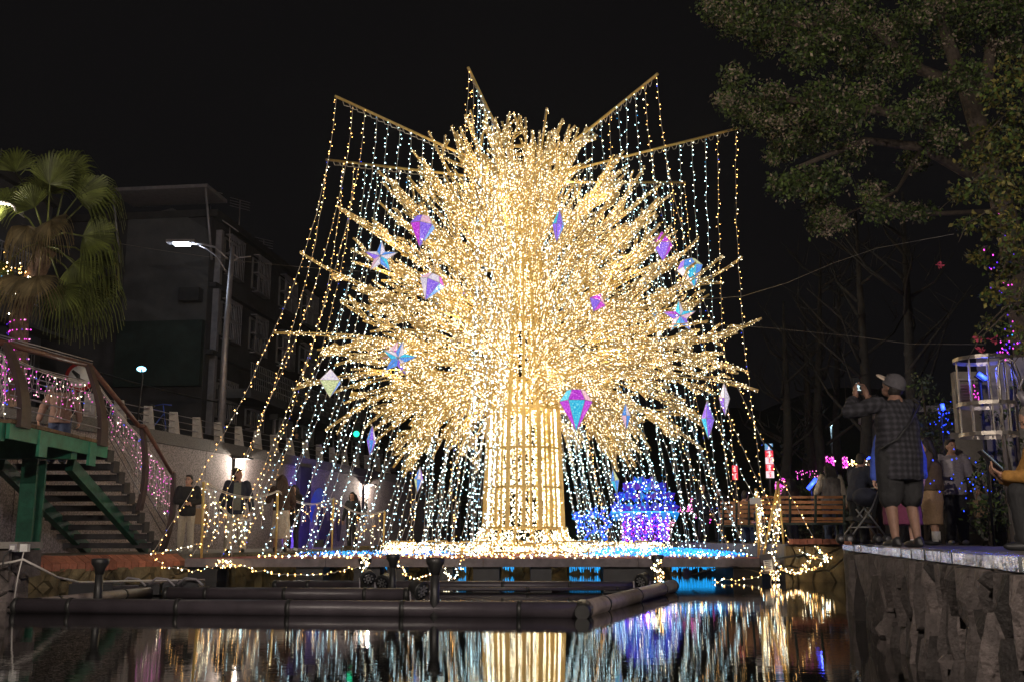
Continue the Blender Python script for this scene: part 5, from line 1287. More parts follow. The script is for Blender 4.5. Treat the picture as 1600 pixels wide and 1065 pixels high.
    if skirt:
        z0, r0 = skirt; torso(mb, [(z0, r0, r0 * .72, 0, .01), (z0 + .15, r0 * .98, r0 * .7, 0, .005), (.7, .19 * bw, .14 * bw, 0, 0), (.88, .18 * bw, .13 * bw, 0, 0), (1.02, .14 * bw, .105 * bw, 0, 0)]); 
        v, f = remesh(mb, vox, 3); v = crumple(v, len(label)); j = MB(); j.add(v, f, 0, True); j.build('skirt', M[bottom], t, world=False)
    else:
        torso(mb, [(.80, .175 * bw, .125 * bw, 0, 0), (.92, .178 * bw, .13 * bw, 0, 0), (1.0, .155 * bw, .115 * bw, 0, 0)])
        for i in (0, 1):
            kn = V(P['kn'][i]); an = V(P['an'][i])
            if shorts: limb(mb, [hipj[i], hipj[i].lerp(kn, .92)], [.115 * bw, .10 * bw])
            else: limb(mb, [hipj[i], kn, an + Vector((0, 0, .01))], [.105 * bw, .078 * loose * bw, .062 * loose])
        v, f = remesh(mb, vox, 3); v = crumple(v, len(label)); j = MB(); j.add(v, f, 0, True); j.build('shorts' if shorts else 'trousers', M[bottom], t, world=False)
    for i in (0, 1):
        an = V(P['an'][i]); mb = MB(); mb.ell(an + Vector((0, .055, -.045)), (.047, .135, .042), 0, 12, 8); mb.ell(an + Vector((0, -.01, -.02)), (.046, .055, .06), 0, 10, 6)
        v, f = remesh(mb, .012, 2); j = MB(); j.add(v, f, 0, True); j.build('shoe', M[shoes], t, world=False)
    # -- hair or cap
    mb = MB()
    mb.ell(hc + HR @ Vector((0, -.022, .045)), (.084, .094, .098), 0, 14, 10, HR); mb.ell(hc + HR @ Vector((0, -.045, .0)), (.082, .075, .1), 0, 14, 10, HR); 
    if hair != 'hair_g': mb.ell(hc + HR @ Vector((0, .05, .10)), (.062, .045, .025), 0, 10, 6, HR)
    if hairlen:
        b = hc + Vector((0, -.085, -.06)); n_ = 5
        for i in range(n_):
            x = (i - 2) * .034; limb(mb, [hc + HR @ Vector((x * 1.1, -.06, .03)), b + Vector((x * 1.5, -.03, -.05)), b + Vector((x * 1.5, -.05, -.05 - hairlen))], [.05, .045, .022], 8)
        for s in (-1, 1): limb(mb, [hc + HR @ Vector((s * .075, -.01, .03)), hc + HR @ Vector((s * .082, .0, -.06)), hc + Vector((s * .085, -.02, -.08 - hairlen * .5))], [.035, .032, .018], 8)
    v, f = remesh(mb, .012, 2); j = MB(); j.add(v, f, 0, True); j.build('hair', M[hair], t, world=False)
    if cap:
        mb = MB(); mb.ell(hc + HR @ Vector((0, -.015, .055)), (.096, .112, .092), 0, 16, 10, HR); mb.tube([hc + HR @ Vector((0.096 * math.cos(a), -.012 + .112 * math.sin(a), .02)) for a in [2 * PI * i / 16 for i in range(17)]], .012, 6)
        v, f = remesh(mb, .012, 2); j = MB(); j.add(v, f, 0, True); c_ = j.build('cap', M['cap_cloth'], t, world=False)
        mb = MB(); mb.ell(hc + HR @ Vector((0, .12, .05)), (.085, .085, .014), 0, 14, 6, HR @ Matrix.Rotation(.15, 3, 'X')); mb.build('brim', M['cap_under'], c_, world=False)
    if glasses:
        mb = MB()
        for s in (-1, 1):
            cc = hc + HR @ Vector((s * .033, .098, .012)); mb.tube([cc + HR @ Vector((.026 * math.cos(a), 0, .021 * math.sin(a))) for a in [2 * PI * i / 12 for i in range(13)]], .003, 4); mb.tube([cc + HR @ Vector((s * .026, 0, 0)), hc + HR @ Vector((s * .082, 0, .012))], .003, 4)
        mb.build('glasses', M['eye'], t, world=False)
    t['h'] = k
    del t['h']
    return t
def W2(t, p): return Vector(t.location) + Matrix.Rotation(t.rotation_euler.z, 3, 'Z') @ (Vector(p) * t.scale.x)

# stair-side quay
f = at(289, 852, 23.2); f.z = .50
p1 = person('woman in glasses and dark coat with clasped hands at the foot of the stairs', f, math.radians(200), 1.70, 'c_black', 'c_cream', hair='hair', head=(-.5, .15), glasses=True, shoes='white', loose=1.05,
            pose=dict(el=((-.26, .04, 1.12), (.25, .04, 1.12)), wr=((-.05, .22, 1.08), (.06, .23, 1.07)), hd=((.8, .3, 0), (-.8, .3, 0)), pn=((0, -.3, -1), (0, -.3, -1)), kn=((-.1, .02, .5), (.1, .06, .5)), an=((-.12, -.03, .09), (.10, -.02, .09))))
mb = MB(); tb = W2(p1, (-.27, .02, .80)); mb.prism([(-.17, 0, -.18), (.17, 0, -.18), (.19, 0, .17), (-.19, 0, .17)], (0, -.05, 0), (0, .05, 0)); mb.tube([(-.1, 0, .16), (-.08, 0, .34), (.0, 0, .42), (.08, 0, .34), (.1, 0, .16)], .012, 5)
o = mb.build('tote_bag', M['c_tote'], None, world=False); o.location = tb; o.rotation_euler = (0, 0, .3); tag(o, 'straw coloured tote bag hanging from the arm of the woman in glasses', 'bag')
f = at(366, 858, 22.6); f.z = .50
p2 = person('young man in an open navy jacket, grey tee and beige trousers looking along the quay', f, math.radians(196), 1.80, 'c_navy', 'c_beige', hair='hair', head=(.95, .05), inner='c_tee', loose=1.25, shoes='black', skin='skin2', jacket_len=.78,
            pose=dict(kn=((-.11, .04, .5), (.12, .02, .5)), an=((-.16, -.02, .09), (.14, .03, .09)), wr=((-.31, .08, .84), (.31, .08, .84))))
f = at(437, 862, 23.6); f.z = ZP if False else .50
p3 = person('woman with long brown hair and a cream skirt, seen from behind at the light fence', at(437, 857, 27.0) if False else f, math.radians(10), 1.72, 'c_dkbrown', 'c_cream', skirt=(.30, .22), hair='hair_b', hairlen=.42, head=(-.3, 0), shoes='black', jacket_len=.92,
            pose=dict(el=((-.30, .1, 1.14), (.26, .04, 1.12)), wr=((-.28, .33, 1.2), (.24, .25, 1.02)), hd=((0, .8, .4), (0, 1, .1)), pn=((1, 0, 0), (-1, 0, 0))))
mb = MB(); c = W2(p3, (-.27, .40, 1.32)); mb.box(c, (.075, .012, .15), Matrix.Rotation(.2, 3, 'Z')); tag(mb.build('phone', M['black']), 'dark phone held up by the woman with long brown hair', 'phone')
f = at(456, 855, 26.0); f.z = .50
p4 = person('dark-haired woman in black facing the pond behind the light fence', f, math.radians(170), 1.62, 'c_black', 'c_black', hair='hair', hairlen=.3, head=(.1, 0), shoes='white',
            pose=dict(el=((-.24, .1, 1.16), (.26, .04, 1.12)), wr=((-.07, .2, 1.40), (.24, .16, .96)), hd=((.2, .2, 1), (0, .4, -.8)), pn=((0, -1, 0), (-1, 0, 0))))
f = at(549, 856, 31.0); f.z = .50
person('person in dark clothes standing before the far lit wall plaque', f, math.radians(150), 1.66, 'c_black', 'c_black', hair='hair', hairlen=.12, head=(.3, 0), shoes='black')
f = Vector((-9.1, 20.55, ZD - RISE * 2)); f.z = ZD - RISE * 2
person('person in a pink-beige hooded top and jeans going down the stairs', f, math.radians(12), 1.75, 'c_hood', 'c_jean', hair='hair', hairlen=.06, head=(-.2, -.2), shoes='black', loose=1.3, cap=False, build=1.05,
       pose=dict(el=((-.32, .0, 1.12), (.31, .0, 1.12)), wr=((-.40, .03, .86), (.34, .08, .86)), kn=((-.1, .08, .5), (.1, .0, .48))))
f = at(462, 712, 43.0); f.z = ZW - .12
person('person in dark clothes standing on the road behind the whitewashed posts', f, math.radians(190), 1.75, 'c_black', 'c_dkbrown', hair='hair', shoes='black')

# right terrace
f = Vector((3.86, 10.3, .735)); f.z = .728
f = Vector((3.90, 10.35, .70))
pb_ = person('big man in a grey cap, plaid shirt and shorts raising his phone towards the tree', f, math.radians(22), 1.74, 'c_plaid', 'c_black', skin='skin3', hair='hair', head=(.25, .48), build=1.20, loose=1.2, shorts=True, sleeve=.62, shoes='black', vox=.013, cap=True, jacket_len=.66, handvox=.004,
             pose=dict(abs=1, el=((-.40, .22, 1.34), (.16, .34, 1.44)), wr=((-.16, .38, 1.545), (.02, .42, 1.55)), hd=((.16, .25, 1), (-.35, .1, 1)), pn=((1, -.2, 0), (-1, -.2, 0)), curl=(.45, .45), kn=((-.12, .03, .47), (.13, .02, .47)), an=((-.13, -.02, .09), (.13, -.03, .09))))
mb = MB(); c = W2(pb_, (-.07, .45, 1.655)); Rm = Matrix.Rotation(math.radians(22), 3, 'Z') @ Matrix.Rotation(-.25, 3, 'X')
ph = thing('phone', 'phone with a glowing blue screen held up by the big man in the cap', 'phone', c)
mb.box(c, (.082, .011, .17), Rm); mb.build('case', M['black'], ph)
M['screen'] = glow('phone_screen', (.30, .55, .75), .55, 0); M['screen2'] = glow('phone_screen_picture', (.65, .85, .9), .9, 0)
mb = MB(); mb.box(c + Rm @ Vector((0, -.0075, 0)), (.072, .003, .155), Rm); sc_ = mb.build('screen', M['glass_dark'], ph)
mb = MB()
for (x, z, w, h_) in ((0, .0, .03, .05), (0, -.03, .02, .04), (-.012, .012, .022, .02), (.012, -.004, .02, .022), (0, -.055, .05, .01)): mb.box(c + Rm @ Vector((x, -.0105 - .0002 * abs(x) * 100, z)), (w, .002, h_), Rm)
mb.build('screen_picture', M['screen2'], sc_)
mb = MB(); R22 = Matrix.Rotation(math.radians(22), 3, 'Z'); ks = pb_.scale.x
pts = [(.19, -.02, 1.47), (.15, -.16, 1.40), (.0, -.19, 1.22), (-.16, -.18, 1.05), (-.27, -.06, .95)]
mb.tube([W2(pb_, p) for p in pts], .011, 5); mb.build('bag_strap', M['black']) .parent = None
bpy.data.objects['bag_strap'].name = 'shoulder_strap'; tag(bpy.data.objects['shoulder_strap'], 'thin black shoulder strap crossing the back of the big man', 'strap')

f = at(1462, 853, 15.6); f.z = .70
p9 = person('woman in a brown padded jacket and tan skirt looking down at her phone', f, math.radians(62), 1.60, 'c_brown', 'c_skirt', skirt=(.33, .21), hair='hair', hairlen=.16, head=(.15, -.4), build=1.22, loose=1.9, shoes='black', jacket_len=.86, vox=.014,
            pose=dict(el=((-.30, .10, 1.13), (.28, .10, 1.13)), wr=((-.10, .33, 1.26), (.05, .36, 1.26)), hd=((.2, .9, .35), (-.2, .9, .35)), pn=((0, -.3, 1), (0, -.3, 1)), kn=((-.1, 0, .48), (.1, 0, .48))))
mb = MB(); c = W2(p9, (-.02, .46, 1.335)); Rm = Matrix.Rotation(math.radians(62), 3, 'Z') @ Matrix.Rotation(.5, 3, 'X')
t = thing('phone', 'dark phone in the hands of the woman in the brown padded jacket', 'phone', c); mb.box(c, (.078, .16, .012), Rm); mb.build('case', M['black'], t); mb = MB(); mb.box(c + Rm @ Vector((0, 0, .008)), (.068, .145, .003), Rm); mb.build('screen', M['screen'], t)
for s in (-1, 1):
    an = W2(p9, (s * .11, -.02, .16)); mb = MB(); mb.tube([an + Vector((0, 0, -.09)), an + Vector((0, 0, .06))], .052, 10)
    o = mb.build('sock', M['c_white'], None, world=False); o.parent = p9; o.matrix_parent_inverse = (Matrix.Translation(p9.location) @ Matrix.Rotation(p9.rotation_euler.z, 4, 'Z') @ Matrix.Scale(p9.scale.x, 4)).inverted()
f = at(1497, 850, 16.9); f.z = .70
p10 = person('young man in a pale grey jacket standing behind the woman with the phone', f, math.radians(172), 1.70, 'c_grey', 'c_black', hair='hair', head=(.35, .05), loose=1.3, shoes='white', vox=.015,
             pose=dict(el=((-.27, .02, 1.13), (.28, .02, 1.13)), wr=((-.37, .05, .92), (.28, .1, .9))) if True else None)
f2 = W2(p10, (-.39, .05, .60)); t = thing('handbag', 'woven straw handbag held low by the young man in the pale grey jacket', 'bag', f2)
mb = MB(); mb.lathe([(.10, -.16), (.125, -.14), (.135, .08), (.12, .12)], 14, f2, 0, 1, .7); mb.build('basket', M['c_tote'], t)
mb = MB(); mb.tube([f2 + Vector((-.08, 0, .1)), f2 + Vector((-.05, 0, .22)), f2 + Vector((.0, 0, .26)), f2 + Vector((.05, 0, .22)), f2 + Vector((.08, 0, .1))], .012, 5); mb.build('handle', M['c_tote'], t)
# kneeling older man at the picture's edge
f = at(1668, 858, 9.0); f.z = .70
p11 = person('older man with short grey hair and a mustard shirt crouching with a tablet', f, math.radians(78), 1.70, 'c_mustard', 'c_black', hair='hair_g', skin='skin2', head=(.1, -.5), shoes='black', build=1.05, vox=.013, lean=.25, handvox=.004, sleeve=.85,
             pose=dict(el=((-.26, .24, 1.04), (.26, .24, 1.02)), wr=((-.10, .46, 1.07), (.08, .44, 1.05)), hd=((.2, .8, .6), (-.1, .8, .6)), pn=((0, -.6, .8), (0, -.6, .8)), kn=((-.14, .40, .92), (.16, .30, .52)), an=((-.13, .36, .50), (.15, -.10, .44))))
p11.location.z = .70 - .42
t = thing('tablet', 'blue-lit tablet held out by the crouching older man', 'tablet', W2(p11, (-.02, .56, 1.20))); c = W2(p11, (-.02, .56, 1.20)); Rm = Matrix.Rotation(math.radians(78), 3, 'Z') @ Matrix.Rotation(-.75, 3, 'X')
mb = MB(); mb.box(c, (.16, .012, .24), Rm); mb.build('case', M['black'], t); mb = MB(); mb.box(c + Rm @ Vector((0, -.008, 0)), (.145, .003, .22), Rm); mb.build('screen', M['screen'], t)
mb = MB(); mb.box((p11.location.x + .05, p11.location.y, .70 + .02), (.3, .3, .0))
# seated on the bench
f = at(1303, 850, 22.1); f.z = .70
p12 = person('dark-haired person in a grey vest and cream sleeves standing behind the orange bench', (f.x, 22.1, .70), 0, 1.68, 'c_cream', 'c_jean', hair='hair', hairlen=.10, head=(-.2, 0), shoes='white', vest='c_vest', loose=1.2,
             pose=dict(el=((-.28, .02, 1.13), (.28, .02, 1.10)), wr=((-.26, .22, 1.02), (.33, .02, .86))))
f = at(1163, 850, 24.4)
person('person in a brown coat slumped on the dark bench behind the light strings', (f.x, 24.6, .70 - .42), math.radians(-40), 1.70, 'c_hood', 'c_jean', hair='hair', head=(0, -.3), shoes='black', lean=.35, loose=1.5,
       pose=dict(wr=((-.1, .35, 1.02), (.1, .35, 1.02)), hd=((.3, 1, 0), (-.3, 1, 0)), kn=((-.12, .42, .90), (.12, .42, .90)), an=((-.12, .40, .51), (.12, .38, .51))))
f = at(1343, 850, 19.0); f.z = .70
person('person in dark navy bending over the pushchair', f, math.radians(-60), 1.68, 'c_navy', 'c_black', hair='hair', head=(.2, -.2), shoes='black', lean=.25,
       pose=dict(el=((-.25, .12, 1.1), (.25, .14, 1.1)), wr=((-.15, .36, .95), (.2, .36, .95)), hd=((0, 1, -.3), (0, 1, -.3))))
f = at(1413, 853, 12.6); f.z = .70
person('person in a wine skirt and blue jacket half hidden behind the big man', f, math.radians(150), 1.62, 'c_blue', 'c_magenta', skirt=(.28, .24), hair='hair', hairlen=.2, head=(0, -.2), shoes='white', loose=1.3)  # blue and magenta light put into the jacket and skirt colours
f = at(1372, 850, 20.5); f.z = .70
person('person in black walking away between the bench and the hedge', f, math.radians(20), 1.66, 'c_black', 'c_dkbrown', hair='hair', shoes='black')
for (px, D, h_, tp, yaw, lab) in ((1100, 30, 1.66, 'c_navy', 200, 'distant person in navy behind the pink light frame'), (1126, 31, 1.60, 'c_black', 160, 'distant person in black near the far end bench'), (1240, 27, 1.64, 'c_dkbrown', 30, 'distant person in dark brown behind the orange bench')):
    f = at(px, 850, D); f.z = .70; person(lab, f, math.radians(yaw), h_, tp, 'c_black', hair='hair', hairlen=.1, shoes='black')

# pushchair
c = at(1352, 850, 18.2); c.z = .70
t = thing('pushchair', 'dark folding pushchair parked beside the bench', 'pushchair', c)
def pc(x, y, z): return c + Vector((x, y, z))
mb = MB()
for y in (-.22, .22):
    mb.tube([pc(-.34, y, .10), pc(.08, y, .62), pc(.24, y, .98)], .014, 6); mb.tube([pc(.32, y, .10), pc(-.05, y, .62)], .014, 6); mb.tube([pc(-.2, y, .3), pc(.2, y, .3)], .012, 6)
mb.tube([pc(.24, -.22, .98), pc(.24, .22, .98)], .018, 6); mb.build('frame', M['frame_metal'], t)
mb = MB(); mb.prism([(-.25, 0, .42), (.1, 0, .36), (.22, 0, .82), (.17, 0, .84), (.05, 0, .44), (-.25, 0, .48)], tuple(c + Vector((0, -.2, 0))), tuple(c + Vector((0, .2, 0)))); mb.build('seat', M['c_black'], t)
mb = MB(); mb.ell(pc(.06, 0, .82), (.24, .23, .17), 0, 12, 8); mb.build('canopy', M['c_navy'], t)
for x in (-.34, .32):
    for y in (-.24, .24):
        mb = MB(); mb.lathe([(.03, -.03), (.09, -.03), (.095, 0), (.09, .03), (.03, .03)], 14, pc(x, y, .097), rot=Matrix.Rotation(PI / 2, 3, 'X')); w = mb.build('wheel', M['black'], t)
        mb = MB(); mb.lathe([(.02, -.035), (.05, -.034), (.05, .034), (.02, .035)], 10, pc(x, y, .097), rot=Matrix.Rotation(PI / 2, 3, 'X')); mb.build('hub', M['frame_metal'], w)

# ------------------------------------------------------------------ concrete pillar, caged ladder, hedge
pl_ = thing('concrete_pillar', 'tall weathered concrete retaining pillar behind the caged ladder', 'pillar', (7.6, 16, .7))
mb = MB(); a = at(1500, 690, 15.6); mb.prism([(at(1498, 850, 17.5).x, 17.5, 0), (at(1760, 850, 17.5).x, 17.2, 0), (at(1760, 850, 19.5).x, 19.5, 0), (at(1506, 850, 19.5).x, 19.5, 0)], (0, 0, .6), (0, 0, at(1500, 675, 17.5).z)); mb.build('lower_block', M['concrete'], pl_)
mb = MB(); mb.prism([(at(1550, 850, 15.4).x, 15.4, 0), (at(1760, 850, 15.4).x, 15.0, 0), (at(1760, 850, 18).x, 18, 0), (at(1556, 850, 18).x, 18, 0)], (0, 0, .6), (0, 0, at(1560, 560, 15.4).z)); mb.build('upper_block', M['concrete'], pl_)
cg = thing('caged_ladder', 'steel ladder with curved handholds and a round safety cage', 'ladder', at(1578, 850, 14.0))
cc = at(1540, 620, 14.3); rC = 43 * 14.3 / F
for py in (562, 632, 679):
    z = at(1540, py, 14.3).z; mb = MB(); n_ = 28
    pr = [(rC - .008, z - .026), (rC + .008, z - .026), (rC + .008, z + .026), (rC - .008, z + .026)]; vs = []
    for i in range(n_):
        a = 2 * PI * i / n_
        for r, q_ in pr: vs.append((cc.x + r * math.cos(a), 14.3 + r * math.sin(a), q_))
    mb.add(vs, [(i * 4 + k, ((i + 1) % n_) * 4 + k, ((i + 1) % n_) * 4 + (k + 1) % 4, i * 4 + (k + 1) % 4) for i in range(n_) for k in range(4)], 0, False); mb.build('hoop', M['steel'], cg)
zt_, zb_ = at(1540, 562, 14.3).z, at(1540, 680, 14.3).z
for i in range(9):
    a = 2 * PI * i / 9 + .3; mb = MB(); mb.bar((cc.x + (rC - .02) * math.cos(a), 14.3 + (rC - .02) * math.sin(a), zb_), (cc.x + (rC - .02) * math.cos(a), 14.3 + (rC - .02) * math.sin(a), zt_), .018, .010); mb.build('cage_bar', M['steel'], cg)
for px, k in ((1571, 0), (1583, 1)):
    b = at(px, 846, 14.0); b.z = .70; tz = at(px, 575, 14.0); mb = MB()
    xx = at(1571, 700, 14.0).x + k * .13; yy = 14.0 + k * .32
    mb.tube([(xx, yy, .70), (xx, yy, tz.z), (xx + .03, yy, tz.z + .12), (xx + .12, yy, tz.z + .17), (xx + .22, yy, tz.z + .1), (xx + .28, yy, tz.z - .1), (xx + .36, yy, tz.z - .75)], .017, 8); mb.build('side_rail', M['steel'], cg)
for i in range(9):
    z = 1.0 + .27 * i; mb = MB(); mb.tube([(at(1571, 700, 14.0).x, 14.0, z), (at(1571, 700, 14.0).x + .13, 14.32, z)], .014, 6); mb.build('rung', M['steel'], cg)
# louvre window behind the cage
lv = thing('louvre_window', 'slatted louvre window behind the steel cage', 'window', at(1523, 612, 17.7))
o_ = at(1523, 610, 17.7); mb = MB(); w_, h_ = .54, .40
for (x, z, sx, sz) in ((0, h_ / 2, w_, .03), (0, -h_ / 2, w_, .03), (-w_ / 2, 0, .03, h_ - .035), (w_ / 2, 0, .03, h_ - .035), (0, 0, .02, h_ - .035)): mb.box(o_ + Vector((x, 0, z)), (sx, .05, sz))
mb.build('frame', M['galv'], lv)
for i in range(6):
    mb = MB(); mb.box(o_ + Vector((0, -.035, -h_ / 2 + .05 + i * .052)), (w_ - .03, .012, .035), Matrix.Rotation(.5, 3, 'X')); mb.build('slat', M['galv'], lv)
mb = MB(); mb.prism([(o_.x - .31, 17.76, 0), (o_.x + .45, 17.76, 0), (o_.x + .45, 17.95, 0), (o_.x - .29, 17.95, 0)], (0, 0, at(1500, 675, 17.5).z + .003), (0, 0, o_.z + .35)); mb.build('housing', M['concrete'], lv)
# spotlight on the ladder
c = at(1592, 612, 13.2)
t = thing('spotlight', 'grey cylindrical spotlight clamped high beside the ladder handholds', 'spotlight', c)
mb = MB(); mb.tube([c, c + Vector((.10, -.03, -.17))], [.05, .07], 12); mb.tube([c + Vector((0, 0, .03)), c + Vector((.18, .05, .35))], .014, 6); mb.build('housing', M['galv'], t)
mb = MB(); mb.tube([c + Vector((.10, -.03, -.17)), c + Vector((.104, -.0312, -.177))], .058, 12); mb.build('lens', M['lampwarm'], t)
def bush(name, label, clumps, n, size, mats, w, stems=6, cat='shrub', group=None, zbase=.70):
    cx = sum(c[0] for c, r in clumps) / len(clumps); cy_ = sum(c[1] for c, r in clumps) / len(clumps)
    t = thing(name, label, cat, (cx, cy_, zbase), group)
    mb = MB()
    for c, r in clumps: mb.tube([(cx + random.uniform(-.2, .2), cy_, zbase - .05), Vector(c).lerp(Vector((cx, cy_, c[2])), .4) - Vector((0, 0, r * .4)), c], [.03, .022, .01], 5)
    mb.build('stem', M['bark'], t); leaves('foliage', clumps, n, size, mats, t, w); return t
def CL(lst, D, jit=.5): return [(tuple(at(x, y, D + random.uniform(-jit, jit))), r * D / F) for x, y, r in lst]
bush('hedge_shrub', 'dark leafy shrub with tiny blue lights between the grey-jacket man and the pillar', CL([(1534, 750, 26), (1548, 726, 24), (1542, 790, 30), (1562, 800, 28), (1530, 812, 22), (1552, 830, 26), (1566, 760, 22)], 15.2, .15), 520, .085, [M['leaf2'], M['leaf']], [.7, .3])
bush('hedge_shrub', 'tall dark hedge behind the phone woman under the blue tube light', CL([(1430, 680, 40), (1450, 640, 34), (1480, 690, 40), (1420, 740, 40), (1465, 740, 40), (1440, 600, 25), (1490, 640, 28), (1400, 690, 30)], 20.0, .5), 420, .09, [M['leaf2'], M['leaf']], [.8, .2])
bush('hedge_shrub', 'low dark planting bed shrub behind the orange bench', CL([(1240, 790, 45), (1290, 770, 40), (1330, 790, 40), (1270, 820, 40), (1215, 810, 36), (1360, 770, 36)], 29.0, .6), 360, .12, [M['leaf2']], None)
bush('creeper', 'ivy creeper hanging over the concrete pillar beside the ladder', CL([(1560, 700, 16), (1590, 640, 24), (1555, 650, 18), (1562, 740, 14), (1596, 600, 20), (1590, 690, 16)], 15.2, .1), 700, .07, [M['leaf'], M['leaf2']], [.5, .5], cat='creeper')
C = [tuple(at(random.gauss(1510, 24), random.gauss(745, 24), 15.0)) for _ in range(30)]
tag(bulbs('shrub_lights', C, .011, [M['blue']], None), 'sprinkle of tiny blue lights in the shrub by the pillar', 'string lights')
C = [tuple(at(1475 + random.gauss(0, 12), 655 + random.gauss(0, 12), 18.9)) for _ in range(30)]
tag(bulbs('hedge_lights', C, .012, [M['blue']], None), 'tiny blue lights scattered in the tall hedge', 'string lights')
C = [tuple(at(1575 + random.gauss(0, 9), 535 + random.gauss(0, 22), 12.6)) for _ in range(26)] + [tuple(at(1560 + random.gauss(0, 14), 400 + random.gauss(0, 40), 12.6)) for _ in range(16)]
tag(bulbs('vine_lights', C, .011, [M['violet'], M['magenta'], M['cyan']], None, [.5, .4, .1]), 'violet and magenta fairy lights hanging in the flowering vine', 'string lights')
C = [tuple(at(1524 + random.gauss(0, 4), 612 + random.gauss(0, 9), 17.5)) for _ in range(14)] + [tuple(at(1537 + random.gauss(0, 3), 612 + random.gauss(0, 9), 17.5)) for _ in range(10)]
tag(bulbs('louvre_lights', C, .011, [M['magenta']], None), 'magenta fairy lights in front of the louvre window', 'string lights')

# ------------------------------------------------------------------ trees
def tree_obj(name, label, trunk, limbs, clumps, n, size, mats, w, bark='bark', cat='tree', flat=.75):
    t = thing(name, label, cat, trunk[0]); mb = MB()
    mb.tube(trunk, np.linspace(trunk_r[0], trunk_r[1], len(trunk)), 10); mb.build('trunk', M[bark], t)
    for l, r in limbs: mb = MB(); mb.tube(l, np.linspace(r, r * .3, len(l)), 7); mb.build('limb', M[bark], t)
    if clumps: leaves('crown', clumps, n, size, mats, t, w, flat=flat)
    return t
D = 17.5
cl = [(1120, 8, 36), (1150, 30, 42), (1190, 20, 48), (1200, 60, 36), (1250, 30, 52), (1300, 60, 46), (1260, 85, 38), (1330, 20, 50), (1390, 50, 48), (1340, 95, 40), (1400, 100, 42), (1150, 120, 26), (1140, 155, 30), (1170, 175, 40), (1200, 150, 30), (1215, 195, 42), (1250, 170, 44), (1290, 150, 40), (1280, 210, 36), (1250, 225, 30), (1320, 180, 40), (1360, 150, 36), (1215, 240, 26), (1330, 235, 30), (1225, 290, 30), (1255, 285, 34), (1290, 280, 36), (1280, 320, 24), (1280, 350, 26), (1310, 340, 24), (1365, 300, 30), (1372, 330, 24), (1410, 330, 18), (1440, 330, 22), (1420, 180, 36), (1460, 150, 40), (1470, 215, 36), (1430, 250, 30), (1440, 20, 46), (1490, 60, 40), (1540, 20, 50), (1510, 120, 34), (1570, 70, 40), (1590, 10, 40), (1480, 10, 36)]
clT = [(tuple(at(x, y, D + random.uniform(-1.6, 1.6))), r * D / F) for x, y, r in cl]
tb = at(1625, 850, 19.5); tb.z = .7
trunk_r = (.30, .16)
tp = [tb, at(1612, 600, 19.2), at(1575, 350, 18.6), at(1508, 130, 18)]
ti = [([at(1505, 130, 18), at(1480, 60, 17.8), at(1450, -30, 17.6)], .16), ([at(1505, 135, 18), at(1440, 110, 17.6), at(1360, 40, 17.4), at(1300, -10, 17.2)], .13), ([at(1562, 300, 18.4), at(1440, 230, 17.6), at(1350, 220, 17.2), at(1250, 260, 17)], .12), ([at(1548, 250, 18.3), at(1420, 180, 17.5), at(1280, 160, 17.0), at(1170, 150, 16.8)], .13), ([at(1540, 140, 18.1), at(1550, 60, 18), at(1555, -20, 18)], .14), ([at(1340, 30, 17.3), at(1250, 40, 17.1), at(1140, 20, 17)], .06), ([at(1440, 235, 17.6), at(1400, 300, 17.4), at(1310, 340, 17.2)], .05), ([at(1568, 330, 18.5), at(1440, 335, 18), at(1370, 310, 17.5)], .06)]
rt = tree_obj('shade_tree', 'large dim shade tree with pale dry flower clusters overhanging the park', tp, ti, clT, 1700, .08, [M['leaf'], M['leaf2'], M['seed']], [.52, .36, .12])
fl = [(tuple(at(x + random.uniform(-18, 18), y + random.uniform(-14, 10), D - random.uniform(.6, 1.4))), random.uniform(.12, .24)) for x, y, r in cl + cl if random.random() < .75]
leaves('dry_flowers', fl, 800, .06, [M['seed'], M['leaf']], rt, [.6, .4])
# flowering vine / bougainvillea mass at the right edge
vc = [(1590, 110, 36), (1560, 150, 34), (1600, 190, 40), (1540, 210, 28), (1575, 240, 40), (1520, 250, 24), (1500, 300, 24), (1550, 290, 36), (1600, 300, 40), (1510, 350, 22), (1560, 350, 34), (1600, 380, 40), (1530, 400, 22), (1570, 420, 30), (1550, 460, 24), (1590, 470, 30), (1545, 505, 18), (1580, 520, 22), (1600, 545, 16), (1530, 530, 10)]
D = 12.8
vt = thing('flowering_vine', 'bushy yellow-green flowering vine cascading at the edge beside the ladder', 'vine', at(1640, 850, 13.5))
vt.location.z = .70
mb = MB(); b0 = at(1640, 850, 13.6); b0.z = .7
mb.tube([b0, at(1630, 600, 13.4), at(1610, 300, 13.0), at(1600, 100, 12.9)], [.09, .08, .06, .03], 8); mb.build('trunk', M['bark'], vt)
mb = MB()
for x, y, r in vc:
    if random.random() < .8: e = at(x, y, D); s_v = at(1612, y - random.uniform(20, 70), 13.0); mb.tube([s_v, s_v.lerp(e, .5) + Vector((0, 0, .12)), e, e + Vector((random.uniform(-.3, 0), 0, -.25))], [.02, .014, .008, .004], 4)
mb.build('stem', M['bark'], vt)
leaves('foliage', [(tuple(at(x, y, D + random.uniform(-.5, .5))), r * D / F) for x, y, r in vc], 1500, .075, [M['leaf_y'], M['leaf'], M['leaf2']], vt, [.45, .35, .2])
leaves('bracts', kind='stuff', clumps=[(tuple(at(x, y, D - .2)), .05) for x, y in ((1527, 528), (1553, 531), (1532, 545), (1470, 412))], n=2600, size=.05, mats=[M['petal']], parent=vt)
